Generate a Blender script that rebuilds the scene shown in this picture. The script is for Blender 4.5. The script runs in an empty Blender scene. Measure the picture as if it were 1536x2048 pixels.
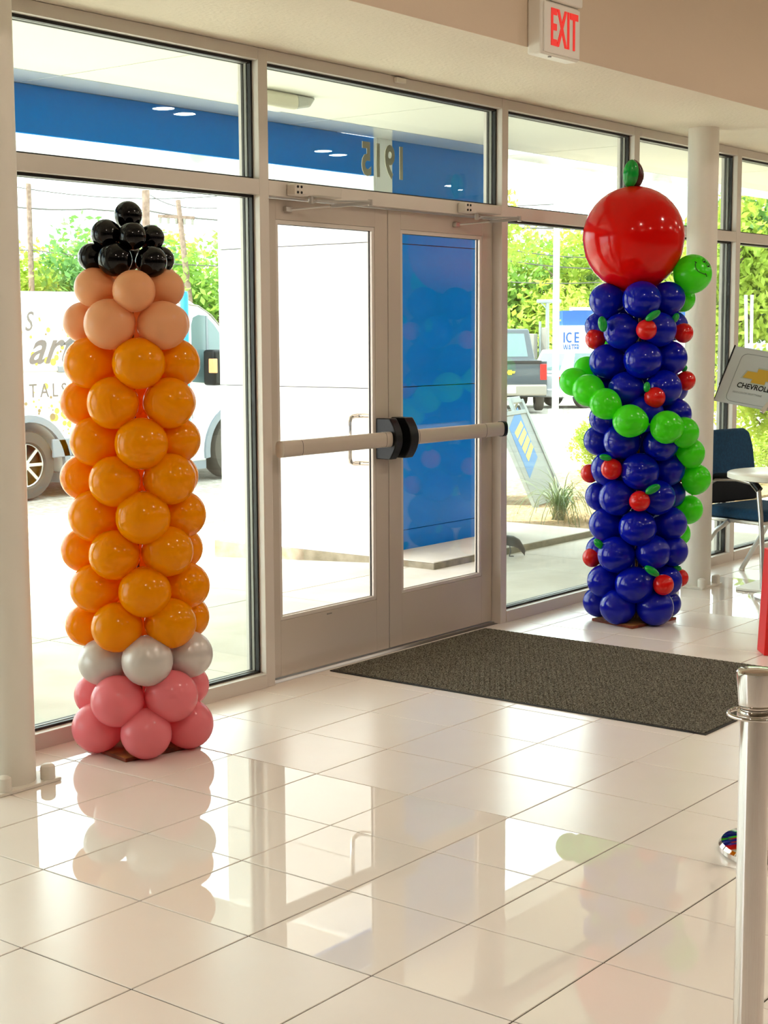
import bpy, bmesh, math, random
import numpy as np
from mathutils import Vector, Matrix
random.seed(7)
PI = math.pi
scene = bpy.context.scene
col = scene.collection

# ---------------------------------------------------------------- camera, sky, sun, exposure
cam_data = bpy.data.cameras.new('camera')
cam = bpy.data.objects.new('camera', cam_data)
col.objects.link(cam)
cam_data.sensor_fit = 'VERTICAL'
cam_data.sensor_height = 36.0
cam_data.lens = 53.90
cam_data.clip_end = 500
_R = (0.615979, -0.787747, -0.005010)
_U = (0.094550, 0.067617, 0.993221)
_F = (0.782068, 0.612277, -0.116132)
cam.matrix_world = Matrix(((_R[0], _U[0], -_F[0], -3.21294), (_R[1], _U[1], -_F[1], -4.51501),
                           (_R[2], _U[2], -_F[2], 1.55872), (0, 0, 0, 1)))
scene.camera = cam

world = bpy.data.worlds.new('hazy_sky')
scene.world = world
world.use_nodes = True
bg = world.node_tree.nodes['Background']
bg.inputs['Color'].default_value = (0.93, 0.97, 1.0, 1)
bg.inputs['Strength'].default_value = 4.6

sun_data = bpy.data.lights.new('sun', 'SUN')
sun_data.energy = 11.0
sun_data.angle = math.radians(1.2)
sun_data.color = (1.0, 0.95, 0.86)
sun = bpy.data.objects.new('sun', sun_data)
col.objects.link(sun)
_sd = Vector((-0.34, 0.46, 0.86)).normalized()       # towards the sun: outside, high, a little left
sun.rotation_euler = _sd.to_track_quat('Z', 'Y').to_euler()

scene.view_settings.view_transform = 'Standard'
scene.view_settings.look = 'None'
scene.view_settings.gamma = 1.0
scene.view_settings.exposure = 0.62
scene.view_settings.use_curve_mapping = False


# ---------------------------------------------------------------- helpers
def lin(c):
    if isinstance(c, str):
        c = [int(c[i:i + 2], 16) / 255 for i in (0, 2, 4)]
    return tuple((v / 12.92 if v <= 0.04045 else ((v + 0.055) / 1.055) ** 2.4) for v in c) + (1.0,)


def mat(name, c, rough=0.5, metal=0.0, **k):
    m = bpy.data.materials.new(name)
    m.use_nodes = True
    nt = m.node_tree
    b = nt.nodes['Principled BSDF']
    base = lin(c)
    b.inputs['Base Color'].default_value = base
    b.inputs['Roughness'].default_value = rough
    b.inputs['Metallic'].default_value = metal
    if 'spec' in k: b.inputs['Specular IOR Level'].default_value = k['spec']
    if 'coat' in k:
        b.inputs['Coat Weight'].default_value = k['coat']; b.inputs['Coat Roughness'].default_value = k.get('coat_rough', 0.05)
    if 'emit' in k:
        b.inputs['Emission Color'].default_value = lin(k.get('emit_c', c)); b.inputs['Emission Strength'].default_value = k['emit']
    tc = nt.nodes.new('ShaderNodeTexCoord')
    if 'var' in k:                                    # colour mottling: c -> var colour
        n = nt.nodes.new('ShaderNodeTexNoise'); n.inputs['Scale'].default_value = k.get('vscale', 3); n.inputs['Detail'].default_value = 6
        nt.links.new(tc.outputs['Object'], n.inputs['Vector'])
        r = nt.nodes.new('ShaderNodeValToRGB'); r.color_ramp.elements[0].position = k.get('v0', .35); r.color_ramp.elements[1].position = k.get('v1', .65)
        r.color_ramp.elements[0].color = base; r.color_ramp.elements[1].color = lin(k['var'])
        nt.links.new(n.outputs['Fac'], r.inputs['Fac']); nt.links.new(r.outputs['Color'], b.inputs['Base Color'])
    if 'bump' in k:
        n = nt.nodes.new('ShaderNodeTexNoise'); n.inputs['Scale'].default_value = k.get('bscale', 60); n.inputs['Detail'].default_value = 4
        nt.links.new(tc.outputs['Object'], n.inputs['Vector'])
        bp = nt.nodes.new('ShaderNodeBump'); bp.inputs['Strength'].default_value = k['bump']; bp.inputs['Distance'].default_value = k.get('bdist', .004)
        nt.links.new(n.outputs['Fac'], bp.inputs['Height']); nt.links.new(bp.outputs['Normal'], b.inputs['Normal'])
    if 'trans' in k:                                  # thin rubber skin letting light through
        t = nt.nodes.new('ShaderNodeBsdfTranslucent'); t.inputs['Color'].default_value = lin(k.get('trans_c', c))
        mx = nt.nodes.new('ShaderNodeMixShader'); mx.inputs[0].default_value = k['trans']
        out = nt.nodes['Material Output']
        nt.links.new(b.outputs[0], mx.inputs[1]); nt.links.new(t.outputs[0], mx.inputs[2]); nt.links.new(mx.outputs[0], out.inputs[0])
    return m


def glass_mat(name, tint, rough=0.0, refl=1.0):
    m = bpy.data.materials.new(name)
    m.use_nodes = True
    nt = m.node_tree
    nt.nodes.remove(nt.nodes['Principled BSDF'])
    tr = nt.nodes.new('ShaderNodeBsdfTransparent'); tr.inputs['Color'].default_value = tint + (1,)
    gl = nt.nodes.new('ShaderNodeBsdfGlossy'); gl.inputs['Roughness'].default_value = rough
    lw = nt.nodes.new('ShaderNodeLayerWeight')
    pw = nt.nodes.new('ShaderNodeMath'); pw.operation = 'POWER'; pw.inputs[1].default_value = 5
    ma = nt.nodes.new('ShaderNodeMath'); ma.operation = 'MULTIPLY_ADD'; ma.inputs[1].default_value = 0.95 * refl; ma.inputs[2].default_value = 0.045 * refl
    mx = nt.nodes.new('ShaderNodeMixShader')
    nt.links.new(lw.outputs['Facing'], pw.inputs[0]); nt.links.new(pw.outputs[0], ma.inputs[0]); nt.links.new(ma.outputs[0], mx.inputs[0])
    nt.links.new(tr.outputs[0], mx.inputs[1]); nt.links.new(gl.outputs[0], mx.inputs[2])
    nt.links.new(mx.outputs[0], nt.nodes['Material Output'].inputs[0])
    return m


class G:
    """collects plain shapes into one mesh"""
    def __init__(s): s.v = []; s.f = []; s.mi = []; s.cur = 0
    def add(s, vs, fs):
        n = len(s.v); s.v += [tuple(v) for v in vs]; s.f += [tuple(i + n for i in f) for f in fs]; s.mi += [s.cur] * len(fs); return s
    def box(s, x0, x1, y0, y1, z0, z1):
        return s.add([(x0, y0, z0), (x1, y0, z0), (x1, y1, z0), (x0, y1, z0), (x0, y0, z1), (x1, y0, z1), (x1, y1, z1), (x0, y1, z1)],
                     [(0, 3, 2, 1), (4, 5, 6, 7), (0, 1, 5, 4), (1, 2, 6, 5), (2, 3, 7, 6), (3, 0, 4, 7)])
    def hexa(s, p):
        return s.add(p, [(0, 3, 2, 1), (4, 5, 6, 7), (0, 1, 5, 4), (1, 2, 6, 5), (2, 3, 7, 6), (3, 0, 4, 7)])
    def bar(s, a, b, w, h, up=(0, 0, 1)):
        a = Vector(a); b = Vector(b); d = (b - a).normalized(); u = Vector(up); x = d.cross(u)
        if x.length < 1e-4: x = d.cross(Vector((0, 1, 0)))
        x.normalize(); y = x.cross(d)
        x = x * w / 2; y = y * h / 2
        return s.hexa([a - x - y, a + x - y, a + x + y, a - x + y, b - x - y, b + x - y, b + x + y, b - x + y])
    def cyl(s, a, b, r0, r1=None, n=20, cap=True):
        if r1 is None: r1 = r0
        return s.tube([a, b], [r0, r1], n, cap)
    def tube(s, pts, r, n=10, cap=True, flat=1.0, closed=False):
        pts = [Vector(p) for p in pts]
        rs = r if isinstance(r, (list, tuple)) else [r] * len(pts)
        N = len(pts); vs = []; prev = None
        for i, p in enumerate(pts):
            if closed: d = pts[(i + 1) % N] - pts[i - 1]
            else: d = (pts[min(i + 1, N - 1)] - pts[max(i - 1, 0)])
            d.normalize()
            if prev is None:
                x = d.cross(Vector((0, 0, 1)))
                if x.length < 1e-3: x = d.cross(Vector((0, 1, 0)))
            else: x = prev - d * prev.dot(d)
            x.normalize(); prev = x; y = d.cross(x)
            for k in range(n):
                a = 2 * PI * k / n
                vs.append(p + x * math.cos(a) * rs[i] + y * math.sin(a) * rs[i] * flat)
        fs = []
        for i in range(N if closed else N - 1):
            j = (i + 1) % N
            for k in range(n):
                k2 = (k + 1) % n
                fs.append((i * n + k, i * n + k2, j * n + k2, j * n + k))
        if cap and not closed:
            fs.append(tuple(range(n - 1, -1, -1))); fs.append(tuple((N - 1) * n + k for k in range(n)))
        return s.add(vs, fs)
    def lathe(s, prof, c=(0, 0, 0), n=40):
        vs = []; fs = []
        for (r, z) in prof:
            for k in range(n):
                a = 2 * PI * k / n; vs.append((c[0] + r * math.cos(a), c[1] + r * math.sin(a), c[2] + z))
        for i in range(len(prof) - 1):
            for k in range(n):
                k2 = (k + 1) % n; fs.append((i * n + k, i * n + k2, (i + 1) * n + k2, (i + 1) * n + k))
        if prof[0][0] > 1e-5: fs.append(tuple(range(n - 1, -1, -1)))
        if prof[-1][0] > 1e-5: fs.append(tuple((len(prof) - 1) * n + k for k in range(n)))
        return s.add(vs, fs)
    def ell(s, c, rx, ry, rz, rot=None, nu=16, nv=10):
        vs = []; fs = []; c = Vector(c)
        for i in range(nv + 1):
            t = PI * i / nv
            for k in range(nu):
                a = 2 * PI * k / nu
                q = Vector((rx * math.sin(t) * math.cos(a), ry * math.sin(t) * math.sin(a), rz * math.cos(t)))
                if rot is not None: q = rot @ q
                vs.append(c + q)
        for i in range(nv):
            for k in range(nu):
                k2 = (k + 1) % nu; fs.append((i * nu + k, (i + 1) * nu + k, (i + 1) * nu + k2, i * nu + k2))
        return s.add(vs, fs)
    def prism(s, poly, o, u, v, w):
        """poly 2D in plane (u,v) from origin o, extruded by vector w"""
        o = Vector(o); u = Vector(u); v = Vector(v); w = Vector(w); n = len(poly)
        a = [o + u * p[0] + v * p[1] for p in poly]; b = [p + w for p in a]
        fs = [tuple(range(n - 1, -1, -1)), tuple(range(n, 2 * n))] + [(i, (i + 1) % n, (i + 1) % n + n, i + n) for i in range(n)]
        return s.add(a + b, fs)


def to_obj(name, g, m, parent=None, bevel=0, smooth=True, local=False, seg=2):
    me = bpy.data.meshes.new(name)
    off = Vector((0, 0, 0))
    if parent is not None and not local:
        q = parent
        while q is not None: off += Vector(q.location); q = q.parent
    vs = [(v[0] - off.x, v[1] - off.y, v[2] - off.z) for v in g.v] if parent is not None and not local else g.v
    me.from_pydata(vs, [], g.f)
    ms = m if isinstance(m, (list, tuple)) else [m]
    for q in ms: me.materials.append(q)
    if len(ms) > 1: me.polygons.foreach_set('material_index', g.mi)
    me.validate(); me.update()
    bm = bmesh.new(); bm.from_mesh(me)
    bmesh.ops.remove_doubles(bm, verts=bm.verts, dist=1e-6) if len(bm.verts) < 4000 else None
    bmesh.ops.recalc_face_normals(bm, faces=bm.faces)
    bm.to_mesh(me); bm.free()
    if smooth:
        me.shade_smooth(); me.set_sharp_from_angle(angle=math.radians(38))
    o = bpy.data.objects.new(name, me); col.objects.link(o)
    if parent is not None: o.parent = parent
    if bevel:
        b = o.modifiers.new('bevel', 'BEVEL'); b.width = bevel; b.segments = seg; b.limit_method = 'ANGLE'; b.angle_limit = math.radians(40)
    return o


def tag(o, label=None, cat=None, group=None, kind=None):
    if label: o['label'] = label
    if cat: o['category'] = cat
    if group: o['group'] = group
    if kind: o['kind'] = kind
    return o


def thing(name, label, cat, loc=(0, 0, 0), rz=0, group=None):
    o = bpy.data.objects.new(name, None); o.empty_display_size = 0.1; col.objects.link(o)
    o.location = loc; o.rotation_euler = (0, 0, rz)
    return tag(o, label, cat, group)


def struct(name, g, m, label=None, **k):
    o = to_obj(name, g, m, **k); o['kind'] = 'structure'
    if label: o['label'] = label
    return o


def sempty(name, label, loc=(0, 0, 0)):
    o = bpy.data.objects.new(name, None); o.empty_display_size = 0.1; col.objects.link(o); o.location = loc
    o['kind'] = 'structure'; o['label'] = label
    return o


def text_geo(txt, size, extrude=0.002, offset=0.0, shear=0.0, sx=1.0, spacing=1.0, align='CENTER'):
    c = bpy.data.curves.new('t', 'FONT'); c.body = txt; c.size = size; c.extrude = extrude; c.offset = offset; c.shear = shear
    c.align_x = align; c.align_y = 'CENTER'; c.space_character = spacing; c.resolution_u = 3
    o = bpy.data.objects.new('t', c); col.objects.link(o)
    bpy.context.view_layer.update()
    me = bpy.data.meshes.new_from_object(o.evaluated_get(bpy.context.evaluated_depsgraph_get()))
    g = G(); g.add([(v.co.x * sx, v.co.y, v.co.z) for v in me.vertices], [tuple(p.vertices) for p in me.polygons])
    bpy.data.objects.remove(o); bpy.data.curves.remove(c); bpy.data.meshes.remove(me)
    return g


def xform(g, o, u, v, w):
    """map local x,y,z of a G onto world axes u,v,w from o"""
    o = Vector(o); u = Vector(u); v = Vector(v); w = Vector(w)
    g.v = [tuple(o + u * p[0] + v * p[1] + w * p[2]) for p in g.v]
    return g


def copy_tree(o, parent=None):
    c = o.copy(); col.objects.link(c)
    if parent is not None: c.parent = parent
    for ch in [q for q in bpy.data.objects if q.parent is o]: copy_tree(ch, c)
    return c


# ---------------------------------------------------------------- materials
M = {}
M['tan'] = mat('tan_wall_paint', 'dcc8b0', .85, bump=.15, bscale=120)
M['soffit'] = mat('textured_plaster', 'e6dac6', .8, bump=.5, bscale=55, bdist=.006)
M['ceil'] = mat('ceiling_paint', 'b9ae9d', .85)
M['backwall'] = mat('taupe_wall_paint', '87796a', .85)
M['alum'] = mat('painted_aluminium', 'd6cdc3', .42, .1, bump=.04, bscale=300)
M['alum2'] = mat('door_aluminium', 'c4b8aa', .45, .15, bump=.05, bscale=300)
M['rubber'] = mat('black_gasket', '17120f', .5)
M['grey_seal'] = mat('grey_spacer', '8a857c', .4, .3)
M['black'] = mat('black_plastic', '08090a', .4, spec=.25, bump=.1, bscale=200)
M['white_plastic'] = mat('white_plastic', 'ece6da', .4)
M['glass'] = glass_mat('window_glass', (0.93, 0.965, 0.95))
M['doorglass'] = glass_mat('door_glass', (0.965, 0.975, 0.975))
M['polish'] = mat('polished_porcelain', 'f1e8e0', .014, var='efe4db', vscale=2.0, spec=.75)
M['satin'] = mat('satin_porcelain', 'f0e7df', .24, var='eee2d9', vscale=2.0, spec=.75)
M['grout'] = mat('brown_grout', '2e2018', .9)
M['column'] = mat('column_paint', 'e9e2d6', .4, bump=.05, bscale=40)
M['concrete'] = mat('pale_concrete', 'e4ddd0', .85, var='d5ccbd', vscale=2.5, bump=.3, bscale=80)
M['oldconc'] = mat('stained_concrete', 'a49a83', .9, var='7c735c', vscale=9, bump=.6, bscale=60)
M['asphalt'] = mat('gravelly_asphalt', 'b7b0a5', .95, var='8e877b', vscale=14, bump=.8, bscale=40, bdist=.02)
M['cream_soffit'] = mat('cream_soffit_panel', 'e9e7dc', .6)
M['acm'] = mat('glossy_white_panel', 'e8ebec', .12, spec=.8, coat=.6, coat_rough=.03)
M['acm_wall'] = mat('white_wall_panel', 'eceeec', .3)
M['blue'] = mat('glossy_blue_panel', '007ad6', .15, spec=.12)
M['blue_soffit'] = mat('matt_blue_panel', '0078d4', .45, spec=.0)
M['joint'] = mat('panel_joint', '77716c', .8)
M['chrome'] = mat('polished_chrome', 'd9d4cf', .06, 1.0)
M['steel'] = mat('brushed_steel', 'c9c5bf', .28, .9)
M['navy'] = mat('navy_fabric', '14476b', .9, var='0f3a5b', vscale=60, bump=.5, bscale=400)
M['navydark'] = mat('dark_back_fabric', '10161d', .9, bump=.4, bscale=400)
M['wood'] = mat('raw_board', 'b07a3c', .7, var='6f3f1c', vscale=14, bump=.3, bscale=60)
M['edge'] = mat('board_edge', '8a3a1c', .7, var='5c2412', vscale=25)
M['tabletop'] = mat('cream_laminate', 'efe6d4', .3)
M['red'] = mat('red_paper', 'e3120f', .45)
M['mat'] = mat('carpet_mat', '48443c', 1.0)
BAL = {
 'black': mat('black_balloon', '030304', .07, spec=.32),
 'peach': mat('peach_balloon', 'f8bb86', .28, spec=.3, trans=.30, trans_c='f9b070'),
 'yellow': mat('golden_balloon', 'ffab00', .13, spec=.28, trans=.36, trans_c='ff9c00'),
 'silver': mat('pearl_grey_balloon', 'ddd5cf', .30, .15, trans=.15),
 'pink': mat('pink_balloon', 'ff929c', .2, spec=.3, trans=.32, trans_c='ff8a94'),
 'blue': mat('royal_blue_balloon', '0311a0', .07, spec=.32, trans=.03),
 'big': mat('red_balloon', 'dc0a06', .12, trans=.18, spec=.3),
 'apple': mat('small_red_balloon', 'dc1510', .14, trans=.12),
 'green': mat('lime_balloon', '52f01c', .2, trans=.38, trans_c='50f810'),
 'leaf': mat('green_leaf_balloon', '0aa035', .15, trans=.15),
 'brown': mat('brown_balloon', '4a1c14', .25)}
# balloon centres (x, y, z, radius)
BD = {
 '1black': [[0.688,-0.283,1.988,0.047],[0.595,-0.266,1.917,0.049],[0.636,-0.357,1.908,0.047],[0.747,-0.338,1.908,0.044],[0.755,-0.223,1.931,0.046],[0.577,-0.208,1.836,0.047],[0.583,-0.322,1.825,0.056],[0.684,-0.402,1.818,0.052],[0.792,-0.338,1.829,0.046],[0.765,-0.191,1.844,0.049]],
 '1peach': [[0.561,-0.234,1.726,0.072],[0.586,-0.414,1.711,0.075],[0.747,-0.405,1.723,0.069],[0.597,-0.131,1.602,0.076],[0.542,-0.332,1.594,0.09],[0.679,-0.459,1.589,0.088],[0.825,-0.342,1.595,0.074],[0.724,-0.132,1.732,0.086],[0.854,-0.253,1.732,0.087],[0.807,-0.175,1.596,0.087]],
 '1yellow': [[0.543,-0.217,1.454,0.093],[0.594,-0.421,1.454,0.091],[0.769,-0.426,1.452,0.09],[0.591,-0.125,1.307,0.084],[0.545,-0.335,1.312,0.092],[0.692,-0.47,1.31,0.092],[0.833,-0.349,1.305,0.082],[0.551,-0.225,1.168,0.09],[0.596,-0.423,1.166,0.094],[0.769,-0.426,1.169,0.085],[0.585,-0.12,1.028,0.084],[0.544,-0.334,1.028,0.091],[0.689,-0.468,1.033,0.093],[0.834,-0.35,1.026,0.083],[0.546,-0.22,0.894,0.094],[0.596,-0.423,0.897,0.096],[0.778,-0.435,0.892,0.089],[0.58,-0.115,0.755,0.083],[0.539,-0.329,0.759,0.091],[0.679,-0.459,0.768,0.092],[0.845,-0.36,0.752,0.081],[0.543,-0.217,0.625,0.091],[0.596,-0.423,0.624,0.093],[0.784,-0.44,0.624,0.088],[0.585,-0.12,0.47,0.081],[0.54,-0.331,0.491,0.092],[0.683,-0.462,0.5,0.092],[0.856,-0.37,0.488,0.084],[0.725,-0.134,1.451,0.087],[0.857,-0.255,1.449,0.087],[0.809,-0.177,1.302,0.087],[0.727,-0.135,1.158,0.087],[0.859,-0.257,1.155,0.088],[0.811,-0.179,1.013,0.088],[0.728,-0.137,0.874,0.088],[0.861,-0.259,0.87,0.088],[0.813,-0.18,0.733,0.088],[0.73,-0.138,0.594,0.088],[0.864,-0.261,0.588,0.089],[0.815,-0.182,0.446,0.089]],
 '1silver': [[0.556,-0.229,0.346,0.088],[0.598,-0.425,0.369,0.092],[0.79,-0.445,0.363,0.088],[0.731,-0.14,0.315,0.089],[0.866,-0.264,0.308,0.089]],
 '1pink': [[0.604,-0.138,0.201,0.082],[0.537,-0.328,0.215,0.096],[0.681,-0.461,0.226,0.096],[0.853,-0.367,0.222,0.082],[0.538,-0.213,0.098,0.094],[0.591,-0.418,0.096,0.092],[0.786,-0.441,0.095,0.091],[0.816,-0.184,0.171,0.089],[0.733,-0.141,0.093,0.089],[0.868,-0.266,0.094,0.09]],
 '2blue': [[3.953,-0.407,1.721,0.09],[3.939,-0.622,1.723,0.095],[4.105,-0.686,1.73,0.087],[4.024,-0.329,1.586,0.078],[3.918,-0.52,1.56,0.093],[4.008,-0.685,1.568,0.089],[4.206,-0.663,1.587,0.077],[3.956,-0.414,1.398,0.094],[3.944,-0.631,1.411,0.096],[4.112,-0.7,1.419,0.087],[4.029,-0.338,1.244,0.081],[3.931,-0.544,1.256,0.093],[4.022,-0.712,1.264,0.092],[4.209,-0.667,1.258,0.08],[3.955,-0.412,1.101,0.088],[3.951,-0.644,1.13,0.094],[4.127,-0.727,1.124,0.082],[4.026,-0.333,0.975,0.084],[3.922,-0.528,0.985,0.095],[4.017,-0.702,0.973,0.092],[4.211,-0.672,0.969,0.08],[3.963,-0.427,0.829,0.091],[3.941,-0.625,0.827,0.097],[4.111,-0.697,0.832,0.088],[4.03,-0.341,0.672,0.081],[3.911,-0.508,0.685,0.094],[4.011,-0.691,0.688,0.092],[4.207,-0.664,0.691,0.078],[3.959,-0.418,0.529,0.091],[3.937,-0.618,0.528,0.095],[4.119,-0.712,0.54,0.088],[4.033,-0.346,0.377,0.079],[3.911,-0.508,0.38,0.096],[4.002,-0.675,0.394,0.09],[4.127,-0.726,0.392,0.08],[3.955,-0.412,0.222,0.089],[3.931,-0.607,0.223,0.098],[4.11,-0.696,0.232,0.084],[4.028,-0.337,0.089,0.082],[3.917,-0.518,0.098,0.094],[4.009,-0.688,0.1,0.096],[4.204,-0.659,0.089,0.073],[4.156,-0.393,1.733,0.089],[4.24,-0.548,1.731,0.089],[4.22,-0.459,1.575,0.089],[4.156,-0.394,1.406,0.089],[4.241,-0.55,1.405,0.089],[4.221,-0.461,1.248,0.09],[4.157,-0.396,1.108,0.09],[4.242,-0.552,1.108,0.089],[4.222,-0.463,0.96,0.09],[4.158,-0.397,0.813,0.09],[4.243,-0.554,0.815,0.09],[4.223,-0.464,0.666,0.09],[4.159,-0.398,0.505,0.09],[4.244,-0.556,0.508,0.09],[4.224,-0.466,0.354,0.091],[4.159,-0.4,0.191,0.091],[4.246,-0.558,0.195,0.091],[4.225,-0.468,0.095,0.091]],
 '2big': [[4.061,-0.502,2.05,0.268]],
 '2green': [[4.191,-0.781,1.857,0.102],[4.255,-0.69,1.729,0.072],[4.343,-0.454,1.621,0.074],[4.255,-0.273,1.485,0.074],[4.076,-0.215,1.357,0.071],[3.915,-0.233,1.292,0.079],[3.832,-0.374,1.251,0.087],[3.796,-0.496,1.185,0.083],[3.813,-0.632,1.099,0.088],[3.913,-0.793,1.067,0.088],[4.043,-0.824,1.034,0.081],[4.15,-0.81,0.919,0.078],[4.227,-0.806,0.774,0.081],[4.299,-0.729,0.599,0.079],[4.362,-0.636,0.453,0.071]],
 '2apple': [[3.965,-0.333,1.519,0.057],[3.888,-0.679,1.568,0.055],[4.162,-0.751,1.549,0.054],[4.198,-0.752,1.298,0.053],[3.921,-0.715,1.218,0.057],[3.958,-0.313,0.8,0.053],[3.848,-0.507,0.841,0.058],[3.875,-0.661,0.679,0.056],[4.206,-0.725,0.805,0.051],[3.966,-0.326,0.341,0.054],[3.976,-0.754,0.232,0.057],[4.208,-0.729,0.236,0.051]],
}

# ---------------------------------------------------------------- room shell
XL, XR, YB = -7.0, 17.0, -12.0
T = 0.41                                               # floor tile pitch
fl = struct('floor', G().box(XL, XR, YB, 0.0, -0.12, -0.003), M['grout'], 'white porcelain tile floor with thin brown grout joints')


def tile_geo(w, d):
    g = G(); h = 0.0021; e = 0.0015
    x0, x1, y0, y1 = h, w - h, h, d - h
    b = [(x0, y0, -.012), (x1, y0, -.012), (x1, y1, -.012), (x0, y1, -.012), (x0, y0, -e), (x1, y0, -e), (x1, y1, -e), (x0, y1, -e),
         (x0 + e, y0 + e, 0), (x1 - e, y0 + e, 0), (x1 - e, y1 - e, 0), (x0 + e, y1 - e, 0)]
    f = [(i, (i + 1) % 4, (i + 1) % 4 + 4, i + 4) for i in range(4)] + [(i + 4, (i + 1) % 4 + 4, (i + 1) % 4 + 8, i + 8) for i in range(4)] + [(8, 9, 10, 11)]
    return g.add(b, f)


ROWS = {-6: (-1, 0), -5: (-2, 2), -4: (-3, 4), -3: (-3, 7), -2: (-3, 9), -1: (-3, 11), 0: (-2, 14), 1: (-1, 16), 2: (0, 17)}
protos = {}
rest = {'polish': G(), 'satin': G()}
for R in range(-27, 3):
    d = T if R < 2 else 0.2255 + 0.02
    for F in range(-17, 41):
        x = F * T; y = -1.0455 + R * T
        if x < XL or x + T > XR: continue
        kind = 'polish' if (F + 1) % 12 < 3 else 'satin'
        if R in ROWS and ROWS[R][0] <= F <= ROWS[R][1]:
            key = (kind, R == 2)
            if key not in protos:
                o = to_obj('tile', tile_geo(T, d), M[kind], fl, smooth=False, local=True); protos[key] = o.data
            else:
                o = bpy.data.objects.new('tile', protos[key]); col.objects.link(o); o.parent = fl
            o.location = (x, y, random.uniform(-.0002, .0002))
            o.rotation_euler = (random.gauss(0, .0005), random.gauss(0, .0005), 0)
        else:
            t = tile_geo(T, d); t.v = [(a + x, b + y, c) for a, b, c in t.v]; rest[kind].add(t.v, t.f)
for k in rest:
    tag(to_obj('far_tiles', rest[k], M[k], fl, smooth=False, local=True), kind='stuff')

struct('ceiling', G().box(XL, XR, YB, -0.875, 3.7, 3.82), M['ceil'], 'flat ceiling over the showroom')
g = G().box(XL, XR, -0.875, 0.10, 2.76, 3.0)
struct('trim_1', g, M['soffit'], 'textured plaster soffit along the window wall')
struct('wall_bulkhead', G().box(XL, XR, -0.875, -0.80, 2.7605, 3.7), M['tan'], 'tan bulkhead above the window wall soffit').data.transform(Matrix.Translation((0, -0.0005, 0)))
struct('wall_back', G().box(XL, XR, YB - .1, YB, 0, 3.7), M['backwall'])
for i, (a, b) in enumerate(((-5.5, -3.2), (-1.0, 0.6), (3.0, 6.5), (9.0, 11.0))):  # dark panels added out of view to put dark stripes into chrome reflections
    struct('door_%d' % (i + 3), G().box(a, b, YB, YB + .06, 0, 2.5), mat('added_dark_panel_%d' % i, '2b2622', .3), 'unseen dark panel added behind the camera for reflections')
struct('wall_left', G().box(XL - .1, XL, YB, 0.1, 0, 3.7), M['backwall'])
struct('wall_right', G().box(XR, XR + .1, YB, 0.1, 0, 3.7), M['backwall'])
struct('wall_front', G().box(XL - .1, XR + .1, .10, .22, 2.76, 4.4), M['cream_soffit'], 'outer wall above the windows')
struct('wall_roof', G().box(XL - .1, XR + .1, YB - .1, .22, 3.82, 4.4), M['ceil'], 'roof slab over the showroom')

# ---------------------------------------------------------------- window wall
MULL = [(-5.54, -5.475), (-4.10, -4.04), (-2.605, -2.54), (-1.17, -1.105), (.265, .33), (1.705, 1.763), (3.565, 3.622), (4.97, 5.032), (6.365, 6.43), (7.80, 7.865),
        (9.235, 9.30), (10.67, 10.735), (12.1, 12.165), (13.54, 13.605), (14.97, 15.035), (16.4, 16.465)]
mull = [struct('trim_%d' % (i + 2), G().box(a, b, 0, .118, 0, 2.758), M['alum'], 'painted aluminium mullion', bevel=.002) for i, (a, b) in enumerate(MULL)]
YG = 0.058


def pane_frame(parent, x0, x1, z0, z1, tinted=True):
    """gasket, spacer and pane of one light inside an aluminium opening"""
    g = G()
    for a, b, c, d in ((x0, x1, z0, z0 + .010), (x0, x1, z1 - .012, z1), (x0, x0 + .010, z0, z1), (x1 - .010, x1, z0, z1)):
        g.box(a, b, .036, .054, c, d)
        g.box(a, b, .0805, .092, c, d)
    to_obj('gasket', g, M['rubber'], parent, smooth=False)
    g = G(); s = .011
    for a, b, c, d in ((x0, x1, z0, z0 + s), (x0, x1, z1 - s, z1), (x0, x0 + s, z0, z1), (x1 - s, x1, z0, z1)):
        g.box(a, b, .0605, .074, c, d)
    to_obj('spacer', g, M['grey_seal'], parent, smooth=False)
    to_obj('pane', G().box(x0 + .002, x1 - .002, .0545, .060, z0 + .002, z1 - .002), M['glass'], parent, smooth=False)
    to_obj('pane', G().box(x0 + .002, x1 - .002, .0745, .080, z0 + .002, z1 - .002), M['glass'], parent, smooth=False)


wn = 1
for i in range(len(MULL) - 1):
    x0 = MULL[i][1]; x1 = MULL[i + 1][0]
    door = i == 5
    w = sempty('window_%d' % wn, 'transom window above the double doors' if door else 'tall fixed window with an upper light', ((x0 + x1) / 2, 0, 0)); wn += 1
    to_obj('head', G().box(x0, x1, 0.001, .117, 2.708, 2.758), M['alum'], w, bevel=.0015)
    to_obj('transom_bar', G().box(x0, x1, 0.001, .117, 2.148, 2.212), M['alum'], w, bevel=.0015)
    pane_frame(w, x0, x1, 2.212, 2.708)
    if not door:
        to_obj('sill', G().box(x0, x1, -.004, .117, 0, .062), M['alum'], w, bevel=.0015)
        pane_frame(w, x0, x1, .062, 2.148)
tw = bpy.data.objects['window_6']
g = text_geo('1915', .212, .0012, offset=.006, sx=.76, spacing=1.12)
dg = to_obj('house_number', xform(g, (2.675, .0845, 2.365), (-1, 0, 0), (0, 0, 1), (0, 1, 0)), mat('beige_vinyl', 'cfc7ae', .5), tw, smooth=False)
dg['label'] = 'mirrored beige vinyl number 1915'
o = to_obj('contact_sensor', G().box(2.645, 2.715, -.022, .0005, 2.727, 2.752), M['white_plastic'], tw, bevel=.004)

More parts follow.
